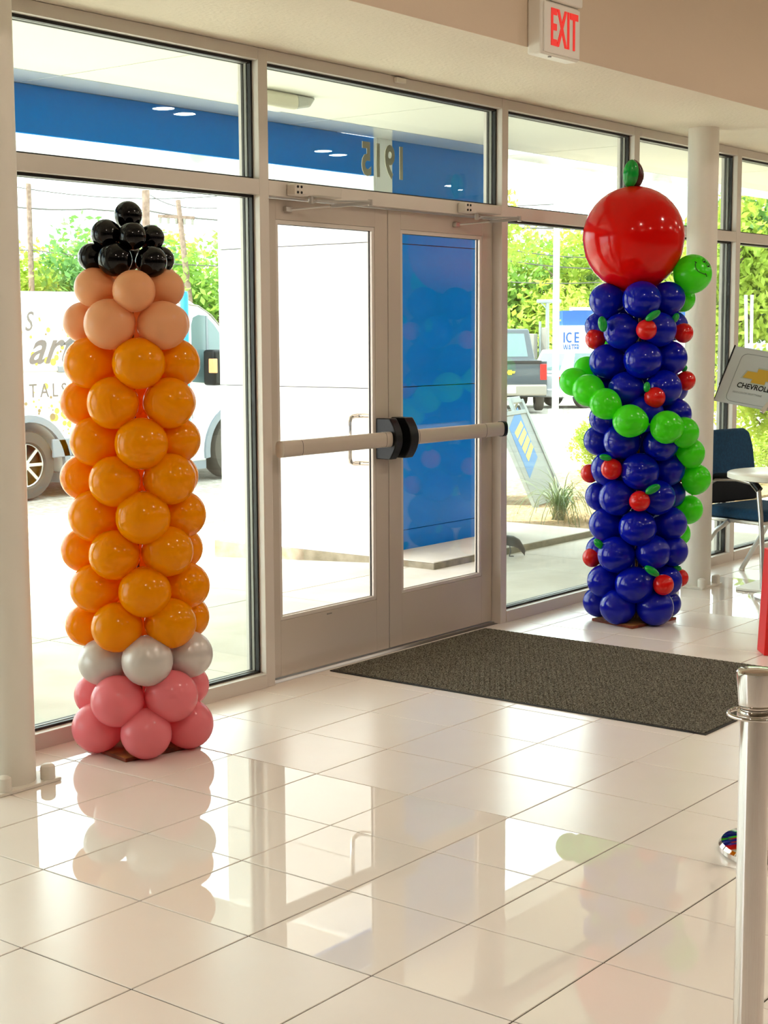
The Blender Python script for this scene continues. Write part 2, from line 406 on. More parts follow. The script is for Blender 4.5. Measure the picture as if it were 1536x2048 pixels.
# doors: two leaves
def leaf(n, x0, x1, hinge_left):
    d = sempty('door_%d' % n, 'left glazed door leaf of the double entrance' if hinge_left else 'right glazed door leaf of the double entrance', (x0 if hinge_left else x1, .08, 0))
    a, b = .055, .100
    sw = .098
    to_obj('stile', G().box(x0, x0 + sw, a, b, .012, 2.143), M['alum2'], d, bevel=.0015)
    to_obj('stile', G().box(x1 - sw, x1, a, b, .012, 2.143), M['alum2'], d, bevel=.0015)
    to_obj('top_rail', G().box(x0 + sw, x1 - sw, a, b, 2.055, 2.143), M['alum2'], d, bevel=.001)
    to_obj('bottom_rail', G().box(x0 + sw, x1 - sw, a, b, .012, .268), M['alum2'], d, bevel=.001)
    gx0, gx1, gz0, gz1 = x0 + sw, x1 - sw, .268, 2.055
    s = .018
    g = G()
    for q in ((gx0, gx1, gz0, gz0 + s), (gx0, gx1, gz1 - s, gz1), (gx0, gx0 + s, gz0 + s, gz1 - s), (gx1 - s, gx1, gz0 + s, gz1 - s)):
        g.box(q[0], q[1], a + .002, a + .018, q[2], q[3])
    to_obj('glazing_bead', g, M['alum'], d, bevel=.003)
    g = G(); t = .021
    for q in ((gx0, gx1, gz0, gz0 + t), (gx0, gx1, gz1 - t, gz1), (gx0, gx0 + t, gz0, gz1), (gx1 - t, gx1, gz0, gz1)):
        g.box(q[0], q[1], a + .0185, a + .0235, q[2], q[3])
    to_obj('gasket', g, M['rubber'], d, smooth=False)
    to_obj('pane', G().box(gx0, gx1, .079, .085, gz0, gz1), M['doorglass'], d, smooth=False)
    # panic bar
    bx0, bx1 = (x0 + .015, x1 - .115) if hinge_left else (x0 + .085, x1 - .045)
    def bar(xa, xb, zc, hh=.036, dep=.025, yc=-.028):
        pr = []
        for k in range(24):
            an = 2 * PI * k / 24; cx, sx_ = math.cos(an), math.sin(an)
            pr.append((dep * math.copysign(abs(cx) ** .6, cx), hh * math.copysign(abs(sx_) ** .75, sx_)))
        return G().prism(pr, (xa, yc, zc), (0, 1, 0), (0, 0, 1), (xb - xa, 0, 0))
    zc = 1.053
    pb = to_obj('panic_bar', bar(bx0, bx1, zc), M['alum2'], d)
    if hinge_left:
        to_obj('end_sleeve', bar(bx0 - .001, bx0 + .125, zc, .0368, .0258), M['alum2'], pb, smooth=True, local=False)
        to_obj('end_sleeve', bar(bx1 - .03, bx1 + .012, zc, .0368, .0258), M['alum2'], pb)
    else:
        to_obj('end_sleeve', bar(bx1 - .16, bx1, zc, .0368, .0258), M['alum2'], pb)
        to_obj('end_cap', bar(bx1, bx1 + .028, zc, .040, .029), M['black'], pb)
        to_obj('end_sleeve', bar(bx0 - .012, bx0 + .02, zc, .0368, .0258), M['alum2'], pb)
    # gaps between the sleeves read as thin dark rings
    for xx in ([bx0 + .1265, bx1 - .0325] if hinge_left else [bx1 - .1625, bx0 + .022]):
        to_obj('seam', bar(xx, xx + .0022, zc, .0362, .0254), M['rubber'], pb)
    # black curved centre bracket, outline in the y-z plane
    cx0, cx1 = (x1 - .100, x1 - .045) if hinge_left else (x0 + .012, x0 + .078)
    pr = []
    H = .098
    for k in range(13):
        t_ = -1 + 2 * k / 12; pr.append((-.030 - .040 * (1 - t_ * t_), t_ * H))
    pr += [(.053, H), (.053, -H)]
    to_obj('bracket', G().prism(pr, (cx0, 0, zc), (0, 1, 0), (0, 0, 1), (cx1 - cx0, 0, 0)), M['black'], d, bevel=.004)
    # screws
    if hinge_left: to_obj('maker_plate', G().box(x0 + .42, x0 + .455, .053, .0555, .250, .256), M['grey_seal'], d)
    return d


d1 = leaf(1, 1.767, 2.661, True)
d2 = leaf(2, 2.668, 3.562, False)
# outside pull of the left leaf
pts = [(2.60, .10, .925), (2.60, .165, .925), (2.60, .17, .925)]
g = G(); arc = [(2.60, .10, .93), (2.60, .15, .93)]
g.tube([(2.575, .10, .93), (2.575, .135, .93), (2.568, .155, .93), (2.55, .165, .93), (2.525, .165, .932), (2.505, .165, .94), (2.498, .165, .96),
        (2.498, .165, 1.13), (2.505, .165, 1.15), (2.525, .165, 1.158), (2.55, .165, 1.16), (2.568, .155, 1.16), (2.575, .135, 1.16), (2.575, .10, 1.16)], .012, 12)
to_obj('pull_handle', g, M['chrome'], d1)
struct('trim_30', G().box(1.763, 3.565, .04, .12, -.01, .008), M['steel'], 'flat metal threshold under the double doors')


def closer(x, label, ex, ey):
    t = thing('door_closer', label, 'door closer', (x, 0, 2.18))
    to_obj('body', G().box(x - .09, x + .20, -.050, -.004, 2.158, 2.200), M['alum'], t, bevel=.006)
    g = G().box(x - .125, x - .03, -.056, .0005, 2.153, 2.205)
    e = to_obj('end_cover', g, M['alum'], t, bevel=.009, seg=3)
    g = G()
    for a in (0, 1):
        for b in (0, 1):
            g.cyl((x - .112 + a * .024, -.0585, 2.166 + b * .024), (x - .112 + a * .024, -.054, 2.166 + b * .024), .006, n=10)
    to_obj('screw', g, M['black'], e)
    to_obj('spindle', G().cyl((x + .005, -.03, 2.158), (x + .005, -.03, 2.125), .011), M['steel'], t)
    E = (ex, ey, 2.135)
    to_obj('main_arm', G().bar((x + .005, -.03, 2.128), (x + .03, -.05, 2.138), .018, .008).bar((x + .025, -.045, 2.138), (E[0], E[1], 2.142), .020, .008), M['steel'], t, bevel=.001)
    S = (x - .055, .04, 2.100)
    m = Vector(E) * .5 + Vector(S) * .5
    to_obj('forearm', G().bar(E, m, .020, .014).cyl(m, S, .0045, n=8), M['steel'], t, bevel=.001)
    to_obj('elbow', G().cyl((E[0], E[1], 2.122), (E[0], E[1], 2.150), .011, n=14), M['steel'], t)
    to_obj('shoe', G().box(x - .085, x - .045, .035, .0555, 2.090, 2.112), M['steel'], t, bevel=.002)
    return t


closer(2.00, 'beige hydraulic closer arm above the left door leaf', 2.24, -.177)
closer(3.285, 'beige hydraulic closer arm above the right door leaf', 3.515, -.141)

# round interior columns with capped base bolts
def pillar(name, x, y, label, n):
    p = sempty(name, label, (x, y, 0))
    to_obj('shaft', G().cyl((x, y, .012), (x, y, 2.7595), .091, n=64), M['column'], p)
    to_obj('base_plate', G().box(x - .135, x + .135, y - .115, y + .115, .0005, .012), M['column'], p, bevel=.002)
    for a in (-1, 1):
        for b in (-1, 1):
            to_obj('bolt_cap', G().lathe([(.026, .012), (.026, .050), (.024, .058), (.016, .064), (0, .066)], (x + a * .095, y + b * .09, 0), 20), M['column'], p)
    return p


pillar('column', .085, -.265, 'thick white round column at the left edge of the picture', 0)
pillar('column', 5.33, -.265, 'white round column behind the blue balloon tower', 1)
for o in [q for q in bpy.data.objects if q.name.startswith('column')]:
    if 'kind' in o: del o['kind']
    o['category'] = 'column'

# ---------------------------------------------------------------- exit sign
t = thing('exit_sign', 'white wall box sign with red letters EXIT on the tan bulkhead', 'sign', (2.585, -.9, 2.73))
to_obj('housing', G().box(2.435, 2.745, -.945, -.8765, 2.728, 2.955), M['white_plastic'], t, bevel=.008)
to_obj('face', G().box(2.452, 2.742, -.952, -.9445, 2.738, 2.945), M['white_plastic'], t, bevel=.003)
to_obj('top_housing', G().box(2.435, 2.745, -.965, -.8765, 2.955, 3.02), M['white_plastic'], t, bevel=.008)
g = text_geo('EXIT', .215, .0015, offset=.004, sx=.50, spacing=1.02)
q = to_obj('lettering', xform(g, (2.610, -.9535, 2.838), (1, 0, 0), (0, 0, 1), (0, -1, 0)), mat('exit_red', 'e01008', .4, emit=.35), t, smooth=False)
q['label'] = 'red letters EXIT'
to_obj('sensor', G().cyl((2.53, -.93, 2.728), (2.53, -.93, 2.724), .008), M['grey_seal'], t)

# ---------------------------------------------------------------- ceiling downlights (seen reflected in the glass)
LP = [(7.27, -6.2), (7.66, -6.31), (10.89, -7.28), (11.31, -7.40), (15.4, -8.65), (15.98, -8.93), (-1.5, -3.2), (1.6, -3.0), (1.6, -6.0), (4.7, -3.2), (4.6, -6.2), (-1.5, -6.5), (8.2, -3.4), (11.5, -3.6)]
lens = mat('lamp_lens', 'fff1dc', .5, emit=30, emit_c='ffe9cc')
for i, (x, y) in enumerate(LP):
    t = thing('downlight', 'round recessed ceiling downlight of the showroom', 'ceiling light', (x, y, 3.7), group='recessed downlights in the showroom ceiling')
    to_obj('trim_ring', G().lathe([(.085, -.001), (.105, -.001), (.105, -.012), (.085, -.012), (.085, -.001)], (x, y, 3.7), 28), M['white_plastic'], t)
    to_obj('lens', G().cyl((x, y, 3.6985), (x, y, 3.694), .084, n=28), lens, t)
    ld = bpy.data.lights.new('bulb', 'AREA'); ld.shape = 'DISK'; ld.size = .17; ld.energy = 14; ld.color = (1.0, .88, .76)
    lo = bpy.data.objects.new('bulb', ld); col.objects.link(lo); lo.parent = t; lo.location = (0, 0, -.012)

# ---------------------------------------------------------------- entrance canopy and pylon
ZS = 2.85
t = thing('entrance_canopy', 'flat entrance canopy with white and blue underside panels outside', 'canopy', (0, 1.0, ZS))
xs = [-6.6, -4.44, -2.28, -.12, 2.02, 4.11, 6.44, 8.7, 10.9, 13.1, 15.3]
for a, b in zip(xs[:-1], xs[1:]):
    to_obj('soffit_panel', G().box(a + .006, b - .006, .225, 1.624, ZS, ZS + .03), M['cream_soffit'], t, smooth=False)
    to_obj('border_panel', G().box(a + .004, b - .004, 1.634, 1.955, ZS, ZS + .03), M['acm'], t, smooth=False)
ZH = 2.60                                              # lower underside of the projecting portal
xs2 = [-6.6, -4.44, -2.28, -.12, 2.02, 4.64]
for a, b in zip(xs2[:-1], xs2[1:]):
    to_obj('blue_header_panel', G().box(a + .0, (4.968 if b == 4.64 else b), 1.962, 1.99, ZH, ZS - .001), M['blue_soffit'], t, smooth=False)['label'] = 'blue header panel'
    to_obj('underside_panel', G().box(a + .003, b - .003, 1.992, 4.07, ZH, ZH + .03), M['acm'], t, smooth=False)
to_obj('core', G().box(-6.6, 4.63, 1.995, 4.06, ZH + .031, ZH + .85).box(-6.6, 15.3, .225, 1.955, ZS + .031, ZS + .6), M['joint'], t, smooth=False)
to_obj('fascia', G().box(-6.6, 4.67, 4.072, 4.10, ZH, ZH + .9).box(4.642, 4.67, 1.992, 4.072, ZH, ZH + .9).box(6.56, 15.3, 1.96, 1.99, ZS + .002, ZS + .6), M['acm_wall'], t, smooth=False)

PX, PX1, PY, PY1 = 4.97, 6.55, 1.962, 3.42
t = thing('entrance_pylon', 'tall block with white side panels and a blue face carrying the canopy', 'pylon', (PX, PY, .04))
to_obj('core', G().box(PX + .03, PX1 - .01, PY + .03, PY1 - .01, .18, ZS + .6), M['joint'], t, smooth=False)
zs = [.18, 1.183, 2.165, ZS + .6]
for z0, z1 in zip(zs[:-1], zs[1:]):
    for y0, y1 in ((PY, 2.86), (2.86, PY1)):
        to_obj('side_panel', G().box(PX, PX + .028, y0 + .003, y1 - .003, z0 + .003, z1 - .003), M['acm_wall'], t, smooth=False)
    to_obj('corner_panel', G().box(PX + .0285, PX + .20, PY, PY + .028, z0 + .003, z1 - .003), M['acm_wall'], t, smooth=False)
    for x0, x1 in ((PX + .20, 6.27), (6.27, PX1)):
        to_obj('blue_panel', G().box(x0 + .002, x1 - .002, PY, PY + .028, z0 + .003, z1 - .003), M['blue'], t, smooth=False)['label'] = 'glossy blue face panel'
to_obj('kick_panel', G().box(PX + .03, PX + .2, PY + .002, PY1 - .08, .04, .18), M['acm_wall'], t, smooth=False)
to_obj('blue_kick_panel', G().box(PX + .2, PX1 - .01, PY + .002, PY + .04, .04, .178), M['blue'], t, smooth=False)

t = thing('security_light', 'cream emergency light fixture fixed under the canopy outside', 'light fixture', (3.2, 1.2, ZS))
to_obj('body', G().box(2.90, 3.24, 1.10, 1.27, ZS - .085, ZS - .001), mat('cream_plastic', 'e9e4cf', .4), t, bevel=.025, seg=3)
g = G().hexa([(3.235, 1.11, ZS - .075), (3.36, 1.13, ZS - .055), (3.36, 1.24, ZS - .055), (3.235, 1.26, ZS - .075), (3.235, 1.11, ZS - .003), (3.40, 1.12, ZS - .003), (3.40, 1.25, ZS - .003), (3.235, 1.26, ZS - .003)])
to_obj('lens', g, mat('prismatic_lens', 'c9ccc6', .15, bump=.8, bscale=60), t, bevel=.012)

# ---------------------------------------------------------------- outdoor ground
def gz(y): return -.01 if y < 2.0 else (-.01 - (y - 2.0) * .06 if y < 3.6 else -.106)
walk = bpy.data.objects.new('walkway', None); col.objects.link(walk); tag(walk, 'pale concrete walkway outside the doors', kind='structure')
gx = [-6.6, -5.1, -3.4, -1.65, .1, 1.85, 3.57, 5.92, 7.9, 9.9, 11.9, 13.9, 16]
gy = [.12, 1.65, 3.6, 5.6]
for a, b in zip(gx[:-1], gx[1:]):
    for c, d in zip(gy[:-1], gy[1:]):
        p = [(a + .005, c + .005, -.2), (b - .005, c + .005, -.2), (b - .005, d - .005, -.2), (a + .005, d - .005, -.2)]
        q = [(x, y, gz(y)) for x, y, _ in p]
        if c == 1.65:
            g = G(); ys = [c + .005, 2.0, d - .005]
            vs = [(x, y, gz(y)) for y in ys for x in (a + .005, b - .005)] + [(x, y, -.2) for y in (ys[0], ys[2]) for x in (a + .005, b - .005)]
            g.add(vs, [(0, 1, 3, 2), (2, 3, 5, 4), (6, 7, 1, 0), (4, 5, 9, 8), (6, 0, 2, 4, 8), (7, 9, 5, 3, 1)])
        else: g = G().hexa(p + q)
        to_obj('slab', g, M['concrete'], walk, smooth=False)
struct('parking_lot', G().box(-30, 130, 0.2, 150, -.4, -.125), M['asphalt'], 'bleached gravelly parking lot')
cb = tag(to_obj('curb', G().box(4.93, 7.06, 1.44, 3.47, -.15, .032), M['oldconc'], bevel=.006), 'raised concrete island under the blue and white pylon', 'curb')
tag(to_obj('curb', G().box(5.3, 11, 5.0, 5.35, -.2, .0), M['concrete'], bevel=.02), 'low parking curb in front of the white van', 'curb')

to_obj('top_slab', G().box(4.932, 7.058, 1.442, 3.468, .0325, .04), M['concrete'], cb, bevel=.003)

# ---------------------------------------------------------------- balloon towers
def balloon_mesh(name, m, nu=32, nv=18, tail=.16):
    """unit balloon along +z, its neck and knot towards -z"""
    prof = []
    for i in range(nv + 1):
        t = PI * i / nv
        z = math.cos(t); r = math.sin(t)
        if z < 0: z *= 1.0 + .10 * abs(z) ** 2; r *= 1 - .05 * abs(math.cos(t))
        prof.append((max(r, 0), z))
    prof = prof[::-1]
    prof = [(0, -1.1 - tail), (.075, -1.1 - tail), (.05, -1.1 - tail * .45), (.045, -1.1 - .02), (.10, -1.075)] + prof[2:]
    prof[-1] = (0, prof[-1][1])
    g = G().lathe(prof, (0, 0, 0), nu)
    me = bpy.data.meshes.new(name); me.from_pydata(g.v, [], g.f); me.materials.append(m)
    bm = bmesh.new(); bm.from_mesh(me); bmesh.ops.remove_doubles(bm, verts=bm.verts, dist=1e-4); bmesh.ops.recalc_face_normals(bm, faces=bm.faces); bm.to_mesh(me); bm.free()
    me.shade_smooth()
    return me


BM = {k: balloon_mesh('balloon_' + k, BAL[k]) for k in ()}
BM = {k: balloon_mesh('balloon_' + k, BAL[k]) for k in ('black', 'peach', 'yellow', 'silver', 'pink', 'blue', 'big', 'apple', 'green')}


def put(parent, key, c, r, axis_dir, label, name='balloon', sq=(1, 1, 1)):
    o = bpy.data.objects.new(name, BM[key]); col.objects.link(o); o.parent = parent
    o.location = Vector(c) - Vector(parent.location)
    o.rotation_mode = 'QUATERNION'
    o.rotation_quaternion = Vector(axis_dir).to_track_quat('Z', 'Y')
    o.scale = (r * sq[0], r * sq[1], r * sq[2])
    o['label'] = label
    return o


_bm = BM['big']                                   # the giant one is rounder
for v_ in _bm.vertices:
    if v_.co.z < -.3 and v_.co.z > -1.095:
        zz = v_.co.z / 1.05; rr0 = math.hypot(v_.co.x, v_.co.y)
        if rr0 > .12: kk = math.sqrt(max(0, 1 - min(1, zz * zz))) / rr0; v_.co.x *= kk; v_.co.y *= kk


def tower(axis, prefix, kinds, label, base):
    t = thing('balloon_tower', label, 'balloon column', (axis[0], axis[1], 0))
    for k, lab in kinds:
        for x, y, z, r in BD[prefix + k]:
            d = Vector((x - axis[0], y - axis[1], random.uniform(-.02, .02)))
            if d.length < .02: d = Vector((.01, 0, 1))
            put(t, k, (x, y, z), r * (1.04 if k == 'blue' else 1.10 if k == 'black' else 1.02), d, lab, sq=(random.uniform(1.0, 1.03), random.uniform(.98, 1.01), random.uniform(1.0, 1.04)))
    g = G().hexa([Vector((p[0], p[1], z)) for z in (.001, .016) for p in base])
    b = to_obj('base_board', g, M['wood'], t, bevel=.001)
    e = G(); n = Vector((0, 0, 0))
    for i in (0, 1, 2, 3):
        a = Vector(base[i]).to_3d(); c = Vector(base[(i + 1) % 4]).to_3d(); dd = (c - a).normalized(); w = Vector((dd.y, -dd.x, 0)) * .0012
        e.hexa([a + Vector((0, 0, .002)), c + Vector((0, 0, .002)), c + w + Vector((0, 0, .002)), a + w + Vector((0, 0, .002)), a + Vector((0, 0, .0155)), c + Vector((0, 0, .0155)), c + w + Vector((0, 0, .0155)), a + w + Vector((0, 0, .0155))])
    to_obj('edge_band', e, M['edge'], b, smooth=False)
    to_obj('centre_pole', G().cyl((axis[0], axis[1], .016), (axis[0], axis[1], 1.75), .008), M['wood'], t)
    return t


t1 = tower((.69, -.285), '1', [('black', 'black balloon of the pencil tip'), ('peach', 'peach balloon'), ('yellow', 'golden yellow balloon'), ('silver', 'pearl grey balloon'), ('pink', 'pink balloon')],
           'pencil shaped balloon tower, black tip over peach, yellow, grey and pink', [(.508, -.395), (.838, -.452), (.895, -.12), (.565, -.063)])
A2 = (4.08, -.536)
t2 = tower(A2, '2', [('blue', 'royal blue balloon')],
           'royal blue balloon tower topped by a giant red apple with a green caterpillar', [(3.855, -.640), (4.226, -.703), (4.30, -.43), (3.93, -.352)])
x, y, z, r = BD['2big'][0]
put(t2, 'big', (x, y, z), r, (0, .02, 1), 'giant red apple balloon on top')
for x, y, z, r in BD['2apple']:
    put(t2, 'apple', (x, y, z), r * .98, (x - A2[0], y - A2[1], -.1), 'small red apple balloon', 'apple_balloon', sq=(1, 1, .96))
# caterpillar body: each balloon tied to the next one
gr = BD['2green']
for i, (x, y, z, r) in enumerate(gr):
    if i == 0:
        put(t2, 'green', (x, y, z), r, (gr[0][0] - gr[1][0], gr[0][1] - gr[1][1], gr[0][2] - gr[1][2]), 'lime green caterpillar head with a drawn smiling face', 'caterpillar_head'); continue
    nx = gr[min(i + 1, len(gr) - 1)] if i < len(gr) - 1 else gr[i - 1]
    d = Vector((x - nx[0], y - nx[1], z - nx[2]))
    put(t2, 'green', (x, y, z), r * .98, d, 'lime green caterpillar balloon', 'caterpillar_balloon', sq=(1, 1, 1.04))
head = [o for o in t2.children if o.name.startswith('caterpillar_head')][0]
hc = Vector(gr[0][:3]); hr = gr[0][3]
cp = Vector(cam.matrix_world.translation)
fw = (cp - hc).normalized(); rt = Vector((_R[0], _R[1], _R[2])); up = fw.cross(rt).normalized(); rt = up.cross(fw).normalized()
def on_head(a, b, lift=1.004):
    """point on the head ball, a right and b up in head radii as seen from the front"""
    c = math.sqrt(max(0, 1 - a * a - b * b)); q = (rt * a + up * b + fw * c)
    return hc + q * hr * lift
INK = mat('black_marker', '0b1408', .6)
g = G()
def stroke(pts, w=.0017):
    g.tube([on_head(a, b) for a, b in pts], w, 6)
# positions measured on the ball: smile, eyes, nose dot
sm = [(-.02 + 0.0, .52)]
smile = [(.14, .60), (.125, .48), (.14, .36), (.19, .24), (.27, .14), (.38, .07), (.50, .03), (.60, -.01), (.70, -.05)]
stroke(smile)
stroke([(.09, .62), (.14, .60), (.20, .55)]); stroke([(.64, .04), (.69, -.05), (.72, -.14)])
for ex, ey in ((.56, .655), (.78, .43)):
    stroke([(ex + .07 * math.cos(a), ey + .085 * math.sin(a)) for a in [2 * PI * k / 12 for k in range(13)]], .0014)
    c = on_head(ex + .015, ey - .045, 1.0); g.ell(c, .0052, .0052, .0052)
stroke([(.66, .62), (.68, .55), (.64, .50)], .0014)
def local_to(o, g_, m, name, parent):
    ob = to_obj(name, g_, m, None)
    ob.parent = parent
    bpy.context.view_layer.update()
    ob.matrix_parent_inverse = parent.matrix_world.inverted()
    return ob
bpy.context.view_layer.update()
fo = local_to(None, g, INK, 'drawn_face', head); fo['label'] = 'drawn smile and eyes in black marker'

def leaf_balloon(c, w, h, ang, label, m='leaf', name='leaf_balloon', tilt=0):
    c = Vector(c); f = (cp - c).normalized(); r_ = Vector((_R[0], _R[1], _R[2])); u_ = f.cross(r_).normalized(); r_ = u_.cross(f)
    a = math.radians(ang)
    ax = r_ * math.cos(a) + u_ * math.sin(a); ay = f.cross(ax)
    rot = Matrix((ax, ay, f)).transposed()
    o = to_obj(name, G().ell(c, w / 2, h / 2, h / 2 * .9, rot, 20, 12), BAL[m], t2)
    o['label'] = label
    return o
for c, w, h, an in [((3.787, -.479, 1.598), .082, .048, 100), ((3.874, -.723, 1.639), .088, .040, 32), ((4.044, -.763, 1.627), .055, .035, 65), ((4.193, -.743, 1.362), .04, .03, 60),
                    ((3.88, -.691, 1.273), .055, .036, 85), ((3.807, -.494, .904), .066, .034, -12), ((3.889, -.729, .744), .086, .044, 28), ((3.835, -.442, .441), .066, .040, -50),
                    ((3.89, -.731, .314), .088, .042, -32), ((4.13, -.753, .302), .05, .03, -15)]:
    leaf_balloon(c, w, h, an, 'small green leaf balloon')
leaf_balloon((4.026, -.5, 2.378), .148, .082, 86, 'green leaf balloon on top of the giant apple')
# curved stem behind the leaf
pts = []
for k in range(13):
    u = k / 12; pts.append(Vector((4.062, -.49, 2.300)) + Vector((.616, -.788, 0)) * (.028 * math.sin(u * PI) + .0 - .012 * u + .01) + Vector((0, 0, .15 * u)))
o = to_obj('stem_balloon', G().tube(pts, [.010, .016, .020, .023, .025, .027, .028, .028, .028, .027, .025, .02, .012], 14), BAL['brown'], t2); o['label'] = 'dark brown stem balloon'

# ---------------------------------------------------------------- floor mat
mm = M['mat']; nt = mm.node_tree; b = nt.nodes['Principled BSDF']
tc = nt.nodes.new('ShaderNodeTexCoord'); n1 = nt.nodes.new('ShaderNodeTexNoise'); n1.inputs['Scale'].default_value = 170; n1.inputs['Detail'].default_value = 3
rp = nt.nodes.new('ShaderNodeValToRGB'); rp.color_ramp.elements[0].position = .35; rp.color_ramp.elements[1].position = .68
rp.color_ramp.elements[0].color = lin('34312b'); rp.color_ramp.elements[1].color = lin('8b8577')
nt.links.new(tc.outputs['Object'], n1.inputs['Vector']); nt.links.new(n1.outputs['Fac'], rp.inputs['Fac']); nt.links.new(rp.outputs['Color'], b.inputs['Base Color'])
bp = nt.nodes.new('ShaderNodeBump'); bp.inputs['Strength'].default_value = .8; bp.inputs['Distance'].default_value = .004
nt.links.new(n1.outputs['Fac'], bp.inputs['Height']); nt.links.new(bp.outputs['Normal'], b.inputs['Normal'])
b.inputs['Specular IOR Level'].default_value = .1
mt = thing('door_mat', 'large charcoal ribbed carpet mat on the tiles before the doors', 'mat', (2.76, -.965, 0))
mx0, mx1, my0, my1 = 2.125, 3.40, -1.915, -.012
to_obj('rubber_backing', G().box(mx0, mx1, my0, my1, .0003, .005), M['rubber'], mt, smooth=False)
to_obj('carpet', G().box(mx0 + .012, mx1 - .012, my0 + .012, my1 - .012, .005, .008), mm, mt, smooth=False)
g = G(); x = mx0 + .02; row = 0
while x < mx1 - .03:
    y = my0 + .02 + (row % 2) * .014
    while y < my1 - .04:
        g.add([(x, y, .008), (x + .015, y, .008), (x + .015, y + .023, .008), (x, y + .023, .008), (x + .004, y + .004, .0122), (x + .011, y + .004, .0122), (x + .011, y + .019, .0122), (x + .004, y + .019, .0122)],
              [(4, 5, 6, 7), (0, 1, 5, 4), (1, 2, 6, 5), (2, 3, 7, 6), (3, 0, 4, 7)])
        y += .028
    x += .021; row += 1
tag(to_obj('raised_nubs', g, mm, mt, smooth=False), kind='stuff')

# ---------------------------------------------------------------- indoor furniture on the right
def chair(loc, rz, label):
    t = thing('side_chair', label, 'chair', loc, rz)
    L = dict(local=True)
    def pad(w0, w1, d0, h, r=.05):
        return G().box(-w0, w0, d0, d0 + .0, 0, h)
    s = G().box(-.26, .26, -.25, .22, .415, .485)
    to_obj('seat', s, M['navy'], t, bevel=.03, seg=4, **L)
    pr = [(-.27, 0), (.27, 0), (.275, .12), (.262, .30), (.235, .385), (.19, .41), (-.19, .41), (-.235, .385), (-.262, .30), (-.275, .12)]
    to_obj('backrest', G().prism(pr, (0, .225, .53), (1, 0, 0), (0, .10, 1), (0, .05, 0)), M['navy'], t, bevel=.018, seg=3, **L)
    to_obj('lower_back_panel', G().prism([(-.25, 0), (.25, 0), (.265, .17), (-.265, .17)], (0, .205, .485), (1, 0, 0), (0, .05, 1), (0, .055, 0)), M['navydark'], t, bevel=.015, seg=3, **L)  # lower part of the backrest in a much darker colour
    to_obj('seat_frame', G().box(-.25, .25, -.22, .22, .39, .414), M['steel'], t, bevel=.006, **L)
    for sx in (-1, 1):
        x = sx * .285
        to_obj('front_leg', G().tube([(x, .20, .60), (x, .10, .655), (x, -.05, .665), (x, -.17, .65), (x, -.225, .60), (x * 1.0, -.245, .45), (x * 1.02, -.265, .25), (x * 1.04, -.28, .012)], .0155, 12), M['steel'], t, **L)
        to_obj('armrest', G().tube([(x, .20, .615), (x, .10, .672), (x, -.05, .682), (x, -.17, .667), (x, -.232, .61)], .022, 12), M['black'], t, **L)
        to_obj('rear_leg', G().tube([(x * .88, .02, .40), (x * .9, .12, .33), (x * .95, .25, .15), (x * .97, .34, .012)], .0155, 12), M['steel'], t, **L)
        for yy, f in ((-.28, 1.04), (.34, .97)):
            to_obj('glide', G().cyl((x * f, yy, .001), (x * f, yy, .014), .019, n=14), M['white_plastic'], t, **L)
    return t


chair((5.70, -.50, 0), math.radians(-14), 'navy upholstered chair with grey metal legs behind the right column')

t = thing('round_table', 'small round cream topped table cut off by the right edge', 'table', (5.24, -.93, 0))
to_obj('tabletop', G().lathe([(0, .705), (.36, .705), (.385, .712), (.385, .738), (.378, .742), (0, .742)], (5.24, -.93, 0), 72), M['tabletop'], t)
to_obj('pedestal', G().cyl((5.24, -.93, .03), (5.24, -.93, .704), .035, n=24), M['steel'], t)
to_obj('table_base', G().lathe([(.22, .001), (.22, .012), (.10, .028), (.035, .034), (0, .034)], (5.24, -.93, 0), 48), M['steel'], t)

# tilted brand sign on a floor stand
R3 = Vector((.61598, -.78775, 0)); F3 = Vector((.7874, .6164, 0)); U3 = Vector((0, 0, 1)); s = .93
hv = (R3 * .352 - U3 * .067 - F3 * .194) * s
vv = (R3 * .182 + U3 * .349 + F3 * .21) * s
W_, H_ = hv.length, vv.length
hx = hv.normalized(); vx = (vv - hx * vv.dot(hx)).normalized(); nx = hx.cross(vx)
O = Vector((5.355, -.353, 1.142))
t = thing('sign_stand', 'tilted grey brand sign board on a floor stand by the window', 'sign', (0, 0, 0))
base = O + hv * .75 + vv * .4; t.location = (base.x, base.y, 0)
def on(a, b, c=0): return O + hx * (a * W_) + vx * (b * H_) + nx * c
def onp(pts, c, th, m, name, par, **k):
    g = G(); a = [on(x, y, c) for x, y in pts]; b_ = [q + nx * th for q in a]; n = len(pts)
    g.add(a + b_, [tuple(range(n - 1, -1, -1)), tuple(range(n, 2 * n))] + [(i, (i + 1) % n, (i + 1) % n + n, i + n) for i in range(n)])
    return to_obj(name, g, m, par, smooth=False, **k)
sg = mat('grey_sign_sheet', 'b9c0c0', .35); sl = mat('sign_line', '8f9696', .5); gold = mat('gold_foil', 'c9a53a', .35, .3); silv = mat('silver_foil', 'a9b4a9', .35, .4)
brd = onp([(0, 0), (1, 0), (1, 1), (0, 1)], -.006, .006, sg, 'board', t)
onp([(-.022, .28), (-.004, .28), (-.004, 1.01), (-.022, 1.01)], -.010, .014, M['black'], 'binding_edge', t)
onp([(-.012, -.01), (-.003, -.01), (-.003, .30), (-.012, .30)], -.010, .012, M['black'], 'binding_edge', t)
rr = []
for cx, cy, a0 in ((.86, .14, -90), (.86, .80, 0), (.26, .80, 90), (.26, .14, 180)):
    for k in range(7):
        a = math.radians(a0 + 15 * k); rr.append((cx + .10 * math.cos(a), cy + .10 * math.sin(a)))
to_obj('border_line', G().tube([on(a, b, .0004) for a, b in rr], .0018, 6, closed=True), sl, t)
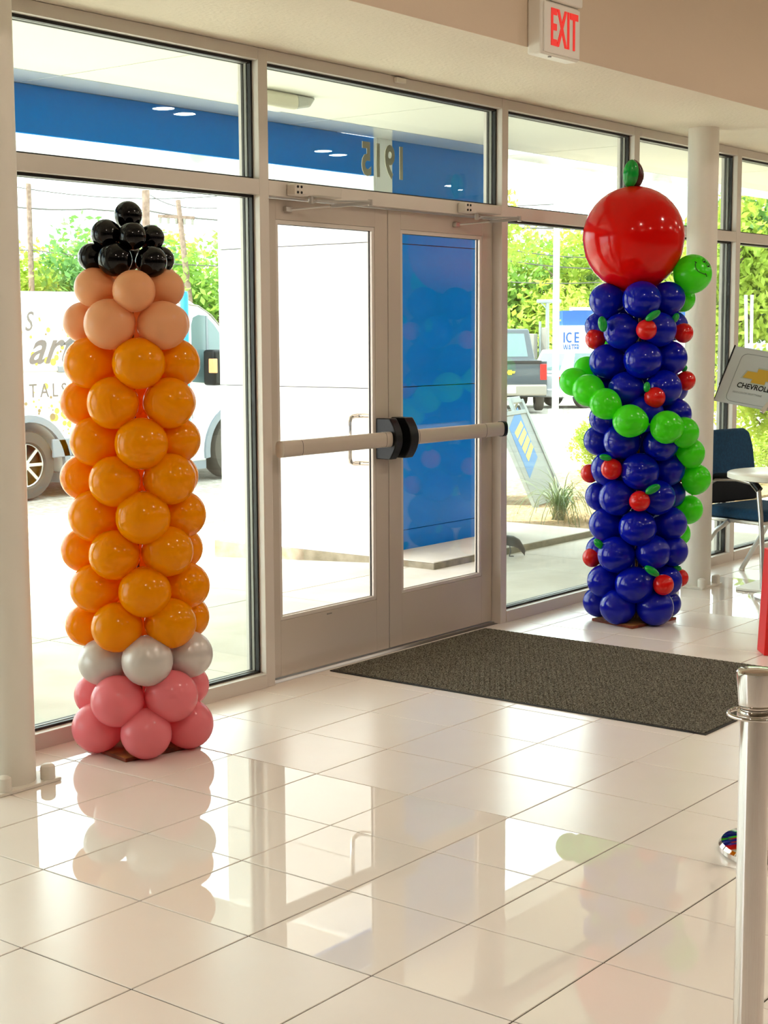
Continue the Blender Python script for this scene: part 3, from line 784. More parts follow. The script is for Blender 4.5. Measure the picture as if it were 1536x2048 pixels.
bt = [(.30, .475), (.345, .60), (.50, .60), (.50, .665), (.72, .665), (.72, .60), (.88, .60), (.84, .475), (.68, .475), (.68, .41), (.46, .41), (.46, .475)]
bc = (.59, .54)
e1 = onp([(bc[0] + (a - bc[0]) * 1.10, bc[1] + (b - bc[1]) * 1.22) for a, b in bt], .0002, .0008, silv, 'emblem_rim', t)
onp(bt, .0012, .0008, gold, 'emblem', t)['label'] = 'gold cross shaped emblem'
g = text_geo('CHEVROLET', .056 * s, .0004, offset=.001, sx=.80, spacing=1.0)
to_obj('lettering', xform(g, on(.565, .335, .001), hx, vx, nx), M['black'], t, smooth=False)['label'] = 'black word CHEVROLET'
g = text_geo('2019 COLOR SELECTIONS', .021 * s, .0003, sx=.80)
to_obj('small_lettering', xform(g, on(.47, .21, .001), hx, vx, nx), sl, t, smooth=False)['label'] = 'small grey words 2019 COLOR SELECTIONS'
to_obj('clip_bar', G().bar(on(.80, -.07, .008), on(.97, .36, .008), .026, .018, up=nx), M['steel'], t, bevel=.003)
pc = on(.90, .3, -.01)
to_obj('pole', G().cyl((pc.x + .03, pc.y, .02), (pc.x + .03, pc.y, pc.z - .01), .012, n=16), M['steel'], t)
bpx, bpy_ = pc.x + .03, pc.y
bd = []
for cx, cy, a0 in ((.17, -.11, -90), (.17, .11, 0), (-.17, .11, 90), (-.17, -.11, 180)):
    for k in range(5):
        a = math.radians(a0 + 22.5 * k); bd.append((cx + .05 * math.cos(a), cy + .05 * math.sin(a)))
to_obj('foot_plate', G().prism(bd, (bpx, bpy_, .002), (1, 0, 0), (0, 1, 0), (0, 0, .014)), M['white_plastic'], t, bevel=.003)

# red paper bag
bx = Vector((3.64, -1.475, 0)); rx = R3; fx = F3
t = thing('gift_bag', 'tall bright red paper bag at the right edge beside the mat', 'bag', bx)
w0, d0, h0 = .30, .14, .51
def bq(a, b, z): return bx + rx * a + fx * b + U3 * z
g = G().hexa([bq(0, 0, .001), bq(w0, 0, .001), bq(w0, d0, .001), bq(0, d0, .001), bq(.022, .01, h0), bq(w0 - .02, .01, h0), bq(w0 - .02, d0 - .01, h0), bq(.022, d0 - .01, h0)])
to_obj('bag_body', g, M['red'], t, bevel=.003)
for dd in (.012, d0 - .012):
    to_obj('cord_handle', G().tube([bq(.08, dd, h0 - .01), bq(.085, dd, h0 + .05), bq(.12, dd, h0 + .11), bq(w0 / 2, dd, h0 + .13), bq(w0 - .12, dd, h0 + .11), bq(w0 - .085, dd, h0 + .05), bq(w0 - .08, dd, h0 - .01)], .003, 6), M['white_plastic'], t)


# chrome queue posts
def stanchion(x, y, label):
    t = thing('queue_post', label, 'post', (x, y, 0))
    to_obj('post', G().lathe([(.0255, .02), (.0255, .935)], (x, y, 0), 40), M['chrome'], t)
    to_obj('cap', G().lathe([(.0255, .936), (.0275, .940), (.0285, .950), (.0325, .992), (.0325, .997), (.030, 1.0), (.0, 1.003)], (x, y, 0), 48), M['chrome'], t)
    to_obj('ring', G().tube([(x + .044 * math.cos(a), y + .044 * math.sin(a), .925) for a in [2 * PI * k / 36 for k in range(36)]], .0035, 10, closed=True), M['chrome'], t)
    to_obj('collar', G().lathe([(.0256, .918), (.0300, .918), (.0300, .930), (.0256, .930)], (x, y, 0), 36), M['chrome'], t)
    to_obj('foot', G().lathe([(.178, .001), (.182, .006), (.182, .020), (.174, .030), (.12, .042), (.04, .052), (.0256, .055), (.0256, .075)], (x, y, 0), 64), M['chrome'], t)
    return t


stanchion(-.868, -3.462, 'polished chrome queue post in the right foreground')
stanchion(1.03, -2.70, 'second chrome queue post, only its round foot in view')

# ---------------------------------------------------------------- outdoors: ground slope beyond, vehicles, planting
def fs(s, r): return Vector((-3.213, -4.515, 0)) + F3 * s + R3 * r
lot = bpy.data.objects['parking_lot']
g = G()
prof = [(7.5, -.125), (19.5, -.125), (44, -.80), (170, -.80)]
vs = []; fc = []
for i, (s_, z) in enumerate(prof):
    for r_ in (-120, 120):
        q = fs(s_, r_); vs.append((q.x, q.y, z))
for i in range(len(prof) - 1): fc.append((i * 2, i * 2 + 1, i * 2 + 3, i * 2 + 2))
me = bpy.data.meshes.new('parking_lot'); me.from_pydata(vs, [], fc); me.materials.append(M['asphalt']); me.update(); lot.data = me
bm = bmesh.new(); bm.from_mesh(me); bmesh.ops.recalc_face_normals(bm, faces=bm.faces)
for f in bm.faces:
    if f.normal.z < 0: f.normal_flip()
bm.to_mesh(me); bm.free()
del bm
# strip between walkway and the lot sheet
struct('trim_31', G().box(-30, 40, .2, 9, -.4, -.14), M['asphalt'], 'ground under the walkway')

WHITE = mat('white_car_paint', 'eceef0', .2, coat=.5)
CARG = mat('dark_grey_car_paint', '3a4248', .25, coat=.6)
TINT = mat('car_window_glass', '5f7678', .05, spec=.8)
TYRE = mat('tyre_rubber', '4a443c', .8)
ALLOY = mat('alloy_rim', 'c4c4c2', .25, .8)
GREYP = mat('grey_plastic_trim', '7b838b', .5)
LAMPR = mat('red_tail_lamp', 'd0201a', .25)
GOLD = mat('gold_confetti', 'e0c04a', .5)
INKB = mat('charcoal_print', '6a6462', .6)


def wheel(parent, c, ax, r, w, spokes=10, front=1):
    """wheel with tyre and spoked rim; ax = unit axle vector pointing outwards"""
    c = Vector(c); ax = Vector(ax).normalized(); u = Vector((0, 0, 1)); v = ax.cross(u)
    n = 36
    prof = [(r * .62, -w / 2), (r * .95, -w / 2), (r, -w * .35), (r, w * .35), (r * .94, w / 2), (r * .66, w / 2), (r * .62, w * .40)]
    vs = []; fc = []
    for (rr_, z) in prof:
        for k in range(n):
            a = 2 * PI * k / n; vs.append(c + (u * math.cos(a) + v * math.sin(a)) * rr_ + ax * z)
    for i in range(len(prof) - 1):
        for k in range(n): fc.append((i * n + k, i * n + (k + 1) % n, (i + 1) * n + (k + 1) % n, (i + 1) * n + k))
    ty = to_obj('wheel', G().add(vs, fc), TYRE, parent)
    ty['label'] = 'dark tyre with silver rim'
    g = G()
    g.tube([c + (u * math.cos(2 * PI * k / 30) + v * math.sin(2 * PI * k / 30)) * r * .61 + ax * w * .34 for k in range(30)], r * .03, 6, closed=True)
    for k in range(spokes):
        a = 2 * PI * k / spokes; d = u * math.cos(a) + v * math.sin(a)
        g.bar(c + d * r * .1 + ax * w * .30, c + d * r * .60 + ax * w * .32, r * .09, r * .05, up=ax)
    g.cyl(c + ax * w * .2, c + ax * w * .36, r * .14, n=16)
    to_obj('rim', g, ALLOY, ty)
    to_obj('brake_disc', G().cyl(c - ax * w * .1, c + ax * w * .1, r * .58, n=28), M['rubber'], ty)
    return ty


# white van seen from the side
VY = 7.85
van = thing('van', 'white delivery van with printed letters and gold dots parked outside the left window', 'van', (7.5, VY + 1, -.12))
def arc(cx, cz, r, a0, a1, n=12): return [(cx + r * math.cos(math.radians(a0 + (a1 - a0) * k / n)), cz + r * math.sin(math.radians(a0 + (a1 - a0) * k / n))) for k in range(n + 1)]
body = [(5.2, .18), (5.2, 1.80), (5.28, 1.93), (5.45, 1.985), (8.75, 2.00), (9.05, 1.94), (9.35, 1.80), (9.62, 1.60), (9.98, 1.22), (10.6, 1.06), (10.95, .90), (11.05, .55), (11.0, .2), (10.27, .2)]
body += arc(9.79, .22, .47, 0, 180) + [(9.30, .12), (7.24, .12)] + arc(6.75, .22, .47, 0, 180) + [(6.26, .18)]
to_obj('body_shell', G().prism(body, (0, VY, 0), (1, 0, 0), (0, 0, 1), (0, 1.95, 0)), WHITE, van, bevel=.02)
to_obj('front_window', G().prism([(9.09, 1.02), (9.09, 1.66), (9.12, 1.74), (9.2, 1.77), (9.32, 1.76), (9.32, 1.0)], (0, VY - .006, 0), (1, 0, 0), (0, 0, 1), (0, .02, 0)), TINT, van)
to_obj('front_window', G().prism([(9.345, 1.0), (9.345, 1.74), (9.45, 1.66), (9.6, 1.50), (9.85, 1.2), (9.85, 1.02)], (0, VY - .006, 0), (1, 0, 0), (0, 0, 1), (0, .02, 0)), TINT, van)
to_obj('door_pillar', G().box(9.318, 9.347, VY - .012, VY + .01, .98, 1.76), GREYP, van)
to_obj('roof_gutter', G().tube([(8.9, VY - .008, 1.90), (9.2, VY - .008, 1.87), (9.4, VY - .008, 1.77), (9.65, VY - .008, 1.55), (9.85, VY - .008, 1.34)], .009, 8), M['grey_seal'], van)
to_obj('side_molding', G().box(7.05, 7.30, VY - .03, VY, .30, .49).box(7.31, 9.16, VY - .03, VY, .30, .49), GREYP, van, bevel=.01)
to_obj('door_rail', G().box(5.4, 7.24, VY - .02, VY, 1.185, 1.225), mat('silver_rail', 'c8c6c0', .4, .3), van, bevel=.006)
to_obj('rail_end', G().box(7.15, 7.26, VY - .035, VY, 1.17, 1.235), GREYP, van, bevel=.01)
to_obj('sill', G().box(7.2, 9.3, VY + .01, VY + 1.9, .03, .13), GREYP, van)
gg = G()
for cx in (6.75, 9.79):
    o_ = arc(cx, .22, .53, -8, 188, 20); i_ = arc(cx, .22, .46, 188, -8, 20)
    pts = o_ + i_
    n = 21
    for k in range(n - 1):
        a, b_ = o_[k], o_[k + 1]; c_, d_2 = i_[n - 1 - k], i_[n - 2 - k]
        gg.hexa([(a[0], VY - .03, a[1]), (b_[0], VY - .03, b_[1]), (d_2[0], VY - .03, d_2[1]), (c_[0], VY - .03, c_[1]), (a[0], VY + .02, a[1]), (b_[0], VY + .02, b_[1]), (d_2[0], VY + .02, d_2[1]), (c_[0], VY + .02, c_[1])])
to_obj('arch_trim', gg, GREYP, van, smooth=False)
for cx in (6.75, 9.79):
    for yy, s_ in ((VY + .13, -1), (VY + 1.80, 1)):
        wheel(van, (cx, yy, .24), (0, s_, 0), .36, .24, 8)
mr = to_obj('mirror', G().box(9.16, 9.42, VY - .28, VY - .10, .98, 1.38), M['black'], van, bevel=.035, seg=4); mr['label'] = 'black door mirror'
to_obj('turn_lamp', G().box(9.152, 9.21, VY - .288, VY - .2, 1.12, 1.28), mat('amber_lamp', 'e9a06a', .3), mr, bevel=.008)
to_obj('mirror_arm', G().bar((9.5, VY - .12, 1.15), (9.52, VY + .02, 1.15), .06, .10), M['black'], mr)
def vtxt(s_, size, x, z, name='lettering', **k):
    g_ = text_geo(s_, size, .001, **k)
    o = to_obj(name, xform(g_, (x, VY - .004, z), (1, 0, 0), (0, 0, 1), (0, -1, 0)), INKB, van, smooth=False)
    o['label'] = 'dark printed letters ' + s_
    return o
vtxt('S', .28, 6.80, 1.68, shear=.25, sx=.8)
vtxt('art', .50, 7.05, 1.42, shear=.5, sx=.95, offset=.006)
vtxt('TALS', .20, 7.03, .985, sx=.85, spacing=1.45)
vtxt('RENTALS'[:3], .20, 6.22, .985, sx=.85, spacing=1.45)
vtxt('01', .15, 9.06, .65, sx=.6)
rnd = random.Random(3)
gd, gk = G(), G()
for k in range(420):
    x = rnd.uniform(5.4, 8.9); z = rnd.triangular(.14, 1.14, .7) if k < 330 else rnd.uniform(1.25, 1.72); r_ = rnd.uniform(.010, .042) if rnd.random() < .6 else rnd.uniform(.006, .014)
    if any((x - cx) ** 2 + (z - .22) ** 2 < .56 ** 2 for cx in (6.75, 9.79)): continue
    if .28 < z < .5 and x > 7.04: continue
    (gd if rnd.random() < .72 else gk).cyl((x, VY + .001, z), (x, VY - .0022 - .001 * rnd.random(), z), r_, n=10)
tag(to_obj('gold_dots', gd, GOLD, van, smooth=False), kind='stuff')
tag(to_obj('brown_dots', gk, mat('bronze_confetti', '8a744e', .5), van, smooth=False), kind='stuff')

tag(to_obj('blue_post', G().lathe([(.040, -.12), (.040, 1.92), (.034, 1.955), (0, 1.965)], (7.185, 6.02, 0), 20), mat('light_blue_paint', '2f8fe6', .4)), 'bright blue upright post standing in front of the van', 'post')


# other vehicles, forward along local +x, built in local space
def car(label, loc, rz, L=4.7, Wd=1.85, H=1.72, body_m=None, pickup=False, name='car'):
    body_m = body_m or WHITE
    t = thing(name, label, 'car' if not pickup else 'truck', loc, rz)
    K = dict(local=True); w = Wd / 2; r = .37; xr, xf = .95, L - .95
    low = [(0.02, .42), (0, .75), (.05, 1.0)]
    if pickup: low += [(.05, 1.10), (2.05, 1.10), (2.05, 1.12)]
    else: low += [(.12, 1.06)]
    low += [(L - 1.35, 1.08), (L - .35, .98), (L - .05, .82), (L, .5), (L - .05, .3), (xf + .46, .3)] + arc(xf, .36, .44, 0, 180) + [(xr + .46, .28)] + arc(xr, .36, .44, 0, 180) + [(.2, .32)]
    to_obj('body_shell', G().prism(low, (0, -w, 0), (1, 0, 0), (0, 0, 1), (0, Wd, 0)), body_m, t, bevel=.03, **K)
    x0, x1, x2, x3 = (2.1, L - 1.25, 2.35, L - 2.0) if pickup else (.10, L - 1.15, .45, L - 1.95)
    a = w - .04; b_ = w - .20
    cab = [(x0, -a, 1.06), (x1, -a, 1.06), (x1, a, 1.06), (x0, a, 1.06), (x2, -b_, H), (x3, -b_, H), (x3, b_, H), (x2, b_, H)]
    to_obj('cabin', G().hexa(cab), body_m, t, bevel=.05, seg=3, **K)
    def lerp(p, q, u): return Vector(p).lerp(Vector(q), u)
    def quad(p0, p1, p2, p3, u0, u1, v0, v1, off, nm, m=TINT):
        def P(u, v): return lerp(lerp(p0, p1, u), lerp(p3, p2, u), v)
        q = [P(u0, v0), P(u1, v0), P(u1, v1), P(u0, v1)]; n_ = (q[1] - q[0]).cross(q[3] - q[0]).normalized()
        cen = Vector(((x0 + x1) / 2, 0, 1.3))
        if n_.dot(q[0] - cen) < 0: n_ = -n_
        to_obj(nm, G().hexa([p - n_ * .01 for p in q] + [p + n_ * off for p in q]), m, t, smooth=False, **K)
    for i, j, k_, l_ in ((0, 1, 5, 4), (3, 2, 6, 7)):
        quad(cab[i], cab[j], cab[k_], cab[l_], .10, .40, .12, .86, .008, 'side_window'); quad(cab[i], cab[j], cab[k_], cab[l_], .44, .66, .12, .86, .008, 'side_window'); quad(cab[i], cab[j], cab[k_], cab[l_], .70, .93, .12, .86, .008, 'side_window')
    quad(cab[0], cab[3], cab[7], cab[4], .10, .90, .15, .85, .008, 'rear_window'); quad(cab[1], cab[2], cab[6], cab[5], .07, .93, .10, .88, .008, 'windscreen')
    for sx in (xr, xf):
        for sy in (-1, 1): 
            wo = wheel(t, (0, 0, 0), (0, sy, 0), r, .22, 10)
            for q in [wo] + list(wo.children): q.data.transform(Matrix.Translation(Vector((sx, sy * (w - .10), .37)) + Vector(t.location)))
    to_obj('rear_bumper', G().box(-.08, .12, -w + .02, w - .02, .36, .60), M['grey_seal'] if pickup else body_m, t, bevel=.04, seg=3, **K)
    for sy in (-1, 1):
        yy = sy * (w - .10)
        to_obj('tail_lamp', G().box(-.01, .16, yy - .085, yy + .105 * (1 if sy > 0 else .8), .70, 1.04) if pickup else G().box(-.015, .30, yy - .12, yy + .11, .84, .99), LAMPR, t, bevel=.01, **K)
    if pickup:
        to_obj('tailgate_rim', G().box(-.015, .05, -w + .15, w - .15, 1.055, 1.115), M['rubber'], t, bevel=.01, **K)
        to_obj('emblem', G().prism([(-.14, -.02), (-.12, .03), (-.05, .03), (-.05, .055), (.05, .055), (.05, .03), (.14, .03), (.12, -.02), (.05, -.02), (.05, -.05), (-.05, -.05), (-.05, -.02)], (-.02, 0, .86), (0, -1, 0), (0, 0, 1), (.03, 0, 0)), gold, t, smooth=False, **K)
        to_obj('number_plate', G().box(-.095, -.078, -.15, .15, .42, .56), M['white_plastic'], t, smooth=False, **K)
    return t


ang = math.atan2(F3.y, F3.x)
q = fs(43.8, 4.50) + R3 * 0
pk = Vector((34.44, 19.1, 0)) - R3 * .98
ptk = car('dark grey pickup truck seen from behind beyond the right of the doors', (pk.x, pk.y, -.74), ang + .03, 5.4, 1.96, 1.80, CARG, True, 'pickup_truck'); ptk.scale = (1.1, 1.1, 1.33)
sv = Vector((36.97, 20.61, 0)) + F3 * .9
car('white sport utility car parked behind the blue balloon tower', (sv.x, sv.y, -.80), ang - math.radians(62), 4.8, 1.9, 1.80, WHITE)
c3 = Vector((30.43, 11.24, 0)) + F3 * 1.5
car('white car parked behind the tilted brand sign', (c3.x + .3, c3.y - .4, -.50), ang - math.radians(75), 4.6, 1.85, 1.75, WHITE)

# ice kiosk
kl = Vector((43.40, 24.07, 0)); t = thing('ice_kiosk', 'white ice and water vending kiosk with a blue box on top', 'kiosk', (kl.x, kl.y, -.8))
def kb(a0, a1, b0, b1, z0, z1, name, m, par=t, **k):
    return to_obj(name, G().hexa([kl + R3 * a + F3 * b_ + U3 * z for z in (z0, z1) for a, b_ in ((a0, b0), (a1, b0), (a1, b1), (a0, b1))]), m, par, smooth=False, **k)
WK = mat('kiosk_white', 'e6e8e4', .5); BK = mat('kiosk_blue', '1a4f93', .5)
kb(0, 5.0, 0, 2.2, -.8, 1.72, 'cabinet', WK)
kb(.12, 5.2, .2, 2.0, 1.76, 2.30, 'roof_box', BK)
kb(-.06, 5.1, -.06, 2.3, 1.70, 1.78, 'cornice', WK)
kb(.5, 3.0, .3, 1.5, 2.31, 2.42, 'roof_unit', WK)
kb(1.0, 1.06, -.02, 0.0, .2, 1.7, 'corner_strip', M['grey_seal'])
for s_, sz, z in (('ICE', .52, 1.36), ('WATER', .36, .98)):
    g_ = text_geo(s_, sz, .004, offset=.006, sx=.47)
    if s_ == 'ICE':                                    # heavy block capitals
        g_ = G(); h = .185; e = .004; w_ = .055
        g_.box(-.28, -.28 + w_, -h, h, -e, e)
        for k in range(12):
            a0 = math.radians(50 + 260 * k / 12); a1 = math.radians(50 + 260 * (k + 1) / 12)
            P = [(-.06 + math.cos(a) * rx, math.sin(a) * ry) for a, rx, ry in ((a0, .075, h - .06), (a1, .075, h - .06), (a1, .13, h), (a0, .13, h))]
            g_.hexa([(p[0], p[1], -e) for p in P] + [(p[0], p[1], e) for p in P])
        g_.box(.11, .11 + w_, -h, h, -e, e)
        for yy in (-h, -.03, h - .06): g_.box(.11 + w_, .27, yy, yy + .06, -e, e)
    o = to_obj('lettering', xform(g_, kl + R3 * .40 + U3 * z - F3 * .012, R3, U3, -F3), BK, t, smooth=False); o['label'] = 'blue word ' + s_

# lamp posts and poles
def post(name, label, cat, a, b, r0, r1, m, extra=None):
    t = thing(name, label, cat, (a[0], a[1], a[2]))
    to_obj('shaft', G().cyl(a, b, r0, r1, n=16), m, t)
    if extra: extra(t)
    return t
WP = mat('white_pole_paint', 'f2f2ee', .5); WD = mat('weathered_pole_wood', '8c7668', .9, var='6f5a4d', vscale=8); GP = mat('grey_pole', '8a9290', .5)
def head(t): to_obj('base_collar', G().cyl((22.57, 11.39, -.25), (22.57, 11.39, .05), .14, n=16), WP, t)
post('flag_pole', 'thick white pole left of the giant red balloon', 'pole', (22.57, 11.39, -.25), (22.57, 11.39, 8.5), .066, .055, WP, head)
def sl_head(t):
    c = Vector((39.8, 22.35, 2.55))
    to_obj('lamp_head', G().bar(c - R3 * .35, c + R3 * .45, .16, .12), GP, t, bevel=.03)
    to_obj('brace', G().bar(c + R3 * .02 - U3 * .3, c - R3 * .22 - U3 * .02, .04, .04), GP, t)
post('street_lamp', 'slim grey lamp post standing among the trees', 'lamp post', (39.75, 22.3, -.8), (39.8, 22.35, 2.5), .07, .06, GP, sl_head)
def cab(t): 
    to_obj('cabinet', G().box(39.30, 39.55, 22.55, 22.85, .7, 1.5).box(39.6, 39.78, 22.28, 22.48, .8, 1.7), M['grey_seal'], t, bevel=.02)
post('utility_box', 'grey utility cabinets on a stub post by the trees', 'utility box', (39.6, 22.5, -.8), (39.6, 22.5, 1.9), .04, .04, GP, cab)
post('white_strut', 'thin white leaning pole outside the far right window', 'pole', (43.70, 17.10, -.8), (43.83, 17.28, 2.72), .05, .05, WP)
post('white_strut', 'thin white upright pole beside the leaning one', 'pole', (43.78, 17.02, -.8), (43.95, 17.12, 2.72), .05, .05, WP)
up_ = []
def arm3(t):
    to_obj('cross_arm', G().bar((39.36, 39.98, 6.14), (40.24, 38.84, 6.06), .12, .12), WD, t)
    for k in range(5):
        q = Vector((39.36, 39.98, 6.14)).lerp(Vector((40.24, 38.84, 6.06)), .06 + .22 * k); to_obj('insulator', G().cyl(q - U3 * .28, q - U3 * .05, .05, .07, n=8), M['grey_seal'], t)
post('utility_pole', 'weathered wooden utility pole nearest the left column', 'utility pole', (35.9, 43.5, -.8), (36.36, 44.06, 7.7), .13, .10, WD)
post('utility_pole', 'wooden utility pole right behind the black balloons', 'utility pole', (28.2, 28.9, -.8), (28.62, 29.2, 8.5), .13, .11, WD)
post('utility_pole', 'leaning wooden utility pole with a cross arm', 'utility pole', (39.72, 38.2, -.8), (39.92, 39.42, 6.75), .16, .10, WD, arm3)
WI = mat('power_cable', '5a5654', .8)
def wire(pts, label, r=.022, sag=.0):
    P = [Vector(p) for p in pts]; out = []
    for a, b in zip(P[:-1], P[1:]):
        for k in range(8):
            u = k / 8; q = a.lerp(b, u); q.z -= sag * 4 * u * (1 - u); out.append(q)
    out.append(P[-1])
    tag(to_obj('power_line', G().tube(out, r, 5), WI), label, 'cable', 'power lines across the sky')
dl = Vector((-6.6, 8.5, .5)); dr = Vector((8.0, -10.6, -.4))
wire([Vector((36.02, 44.46, 7.3)) + dl, (36.02, 44.46, 7.3), (40.93, 38.11, 6.91), Vector((40.93, 38.11, 6.91)) + dr], 'topmost power line seen above the black balloons', sag=.25)
wire([Vector((35.94, 44.4, 6.52)) + dl, (35.94, 44.4, 6.52), (37.75, 42.09, 6.43), (39.07, 40.39, 6.38), (40.84, 38.05, 5.97), Vector((40.84, 38.05, 5.97)) + dr], 'thick power line level with the topmost black balloon', r=.035, sag=.06)
wire([(39.24, 40.27, 6.96), (39.81, 39.47, 6.53), (40.88, 38.08, 6.44), Vector((40.88, 38.08, 6.44)) + dr], 'power line dipping to the leaning pole', sag=.05)
wire([Vector((36.21, 43.75, 4.84)) + dl, (36.21, 43.75, 4.84), (40.67, 37.93, 4.18), Vector((40.67, 37.93, 4.18)) + dr * .6], 'low power line crossing the left trees', sag=.1)
e = Vector((7.4, -9.5, -.55))
wire([(47.73, 29.02, 4.75), (49.5, 26.7, 4.44), Vector((49.5, 26.7, 4.44)) + e], 'upper power line over the right trees', r=.02, sag=.05)
wire([(47.69, 28.99, 4.32), (49.52, 26.59, 4.02), Vector((49.52, 26.59, 4.02)) + e], 'middle power line over the right trees', r=.024, sag=.05)
wire([(47.61, 28.93, 3.51), (49.65, 26.32, 3.47), Vector((49.65, 26.32, 3.47)) + e], 'lowest power line over the right trees', r=.02, sag=.05)


# ---------------------------------------------------------------- trees and planting
def leaf_mat(name, a, b):
    m = mat(name, a, .6, var=b, vscale=1.3, trans=.35, trans_c=b)
    return m
LM = [leaf_mat('leaves_yellow_green', '82a034', 'b8c850'), leaf_mat('leaves_mid_green', '62903a', '94b648'), leaf_mat('leaves_deep_green', '4c7c44', '78a04c')]
BARK = mat('bark', '6b5b4c', .9)


def foliage(seed, rx, ry, rz, n, size, lumps=14):
    rg = np.random.default_rng(seed)
    cs = rg.normal(size=(lumps, 3)); cs /= np.linalg.norm(cs, axis=1)[:, None]; cs *= rg.uniform(.25, .8, (lumps, 1))
    rr = rg.uniform(.28, .5, lumps)
    k = rg.integers(0, lumps, n)
    d = rg.normal(size=(n, 3)); d /= np.linalg.norm(d, axis=1)[:, None]
    c = (cs[k] + d * (rr[k] * rg.uniform(.55, 1.05, n))[:, None]) * np.array([rx, ry, rz])
    a = rg.normal(size=(n, 3)); a /= np.linalg.norm(a, axis=1)[:, None]
    b = np.cross(a, rg.normal(size=(n, 3))); b /= np.linalg.norm(b, axis=1)[:, None]
    s = (size * rg.uniform(.6, 1.4, n))[:, None]
    V = np.stack([c - a * s, c - b * s * .5, c + a * s, c + b * s * .5], 1).reshape(-1, 3)
    Fc = np.arange(n * 4).reshape(n, 4)
    me = bpy.data.meshes.new('foliage'); me.from_pydata(V.tolist(), [], Fc.tolist()); return me


FOL = []
for i in range(4):
    me = foliage(20 + i, 1, 1, 1, 5200, .045, 18); me.materials.append(LM[i % 3]); FOL.append(me)


def tree(loc, w, h, v, label, name='tree', trunk=True, z0=None, group='trees beyond the parking lot'):
    t = thing(name, label, 'tree' if name == 'tree' else 'shrub', loc, 0, group)
    o = bpy.data.objects.new('crown', FOL[v % 4]); col.objects.link(o); o.parent = t
    cz = h * .56
    o.location = (0, 0, cz); o.scale = (w, w, h * .52); o.rotation_euler = (0, 0, v * 1.3)
    g = G().tube([(0, 0, 0), (.05 * w, .02, h * .3), (-.03 * w, .05, h * .6)], [.035 * w + .02, .028 * w + .015, .012 * w + .01], 8)
    for k in range(4):
        a = k * 1.7 + v; g.tube([(.03 * w, .02, h * (.2 + .08 * k)), (w * .35 * math.cos(a), w * .35 * math.sin(a), h * (.42 + .1 * k)), (w * .6 * math.cos(a), w * .6 * math.sin(a), h * (.55 + .1 * k))], [.02 * w, .012 * w, .005 * w], 6)
    to_obj('trunk', g, BARK, t, local=True)
    return t


TR = [((37.46, 45.44), 4.6, 6.0, 0, 'bright green tree behind the pole nearest the left column'), ((41.28, 47.14), 4.6, 6.3, 1, 'green tree left of the black balloons'),
      ((39.71, 42.58), 4.6, 6.2, 2, 'dark green tree hidden behind the black balloons'), ((43.65, 44.08), 4.8, 6.1, 3, 'yellow green tree right of the black balloons'),
      ((41.94, 39.71), 4.6, 6.0, 1, 'green tree behind the leaning utility pole'), ((47.24, 39.51), 5, 6.2, 0, 'tree behind the left door leaf'), ((46.18, 34.29), 5, 6.0, 2, 'tree behind the pylon'),
      ((51.22, 34.42), 5, 6.2, 3, 'tree behind the right door leaf'), ((51.37, 30.94), 4.2, 6.0, 1, 'bushy tree left of the white pole, by the door frame'), ((54.02, 30.87), 5.0, 6.6, 0, 'tall yellow green tree behind the white pole'),
      ((51.4, 27.59), 4.6, 6.0, 3, 'yellow green tree above the ice kiosk'), ((55.99, 28.32), 5.0, 6.2, 2, 'tree behind the blue balloon tower'), ((53.42, 25.07), 4.6, 6.2, 0, 'tree behind the right half of the blue tower'),
      ((56.44, 24.57), 5.2, 7.2, 1, 'tall tree just right of the white column'), ((51.76, 20.86), 4.8, 7.8, 0, 'tallest yellow green tree in the far right window'), ((54.53, 20.69), 5.2, 8.2, 2, 'tall tree at the right edge of the picture'),
      ((46.0, 24.6), 2.6, 3.4, 0, 'low round yellow green bush left of the white pole')]
for (x, y), w, h, v, lab in TR: tree((x, y, -.8), w * .82, h + .2, v, lab)
nt_ = tree((19.2, 11.2, -.2), 1.25, 5.0, 0, 'near tree, a few leaves showing beside the right door frame', group='near planting')
for c_ in nt_.children:
    if c_.name.startswith('crown'): c_.location.z = 3.75; c_.scale.z = 1.35
tree((11.1, 3.75, -.12), .42, .80, 0, 'small leafy shrub at the left of the blue tower', 'shrub', group='near planting')
tree((13.2, 2.7, -.12), .95, 1.55, 0, 'green shrub outside behind the round table', 'shrub', group='near planting')
tree((11.6, 1.7, -.12), .62, .95, 3, 'low shrub outside below the table', 'shrub', group='near planting')

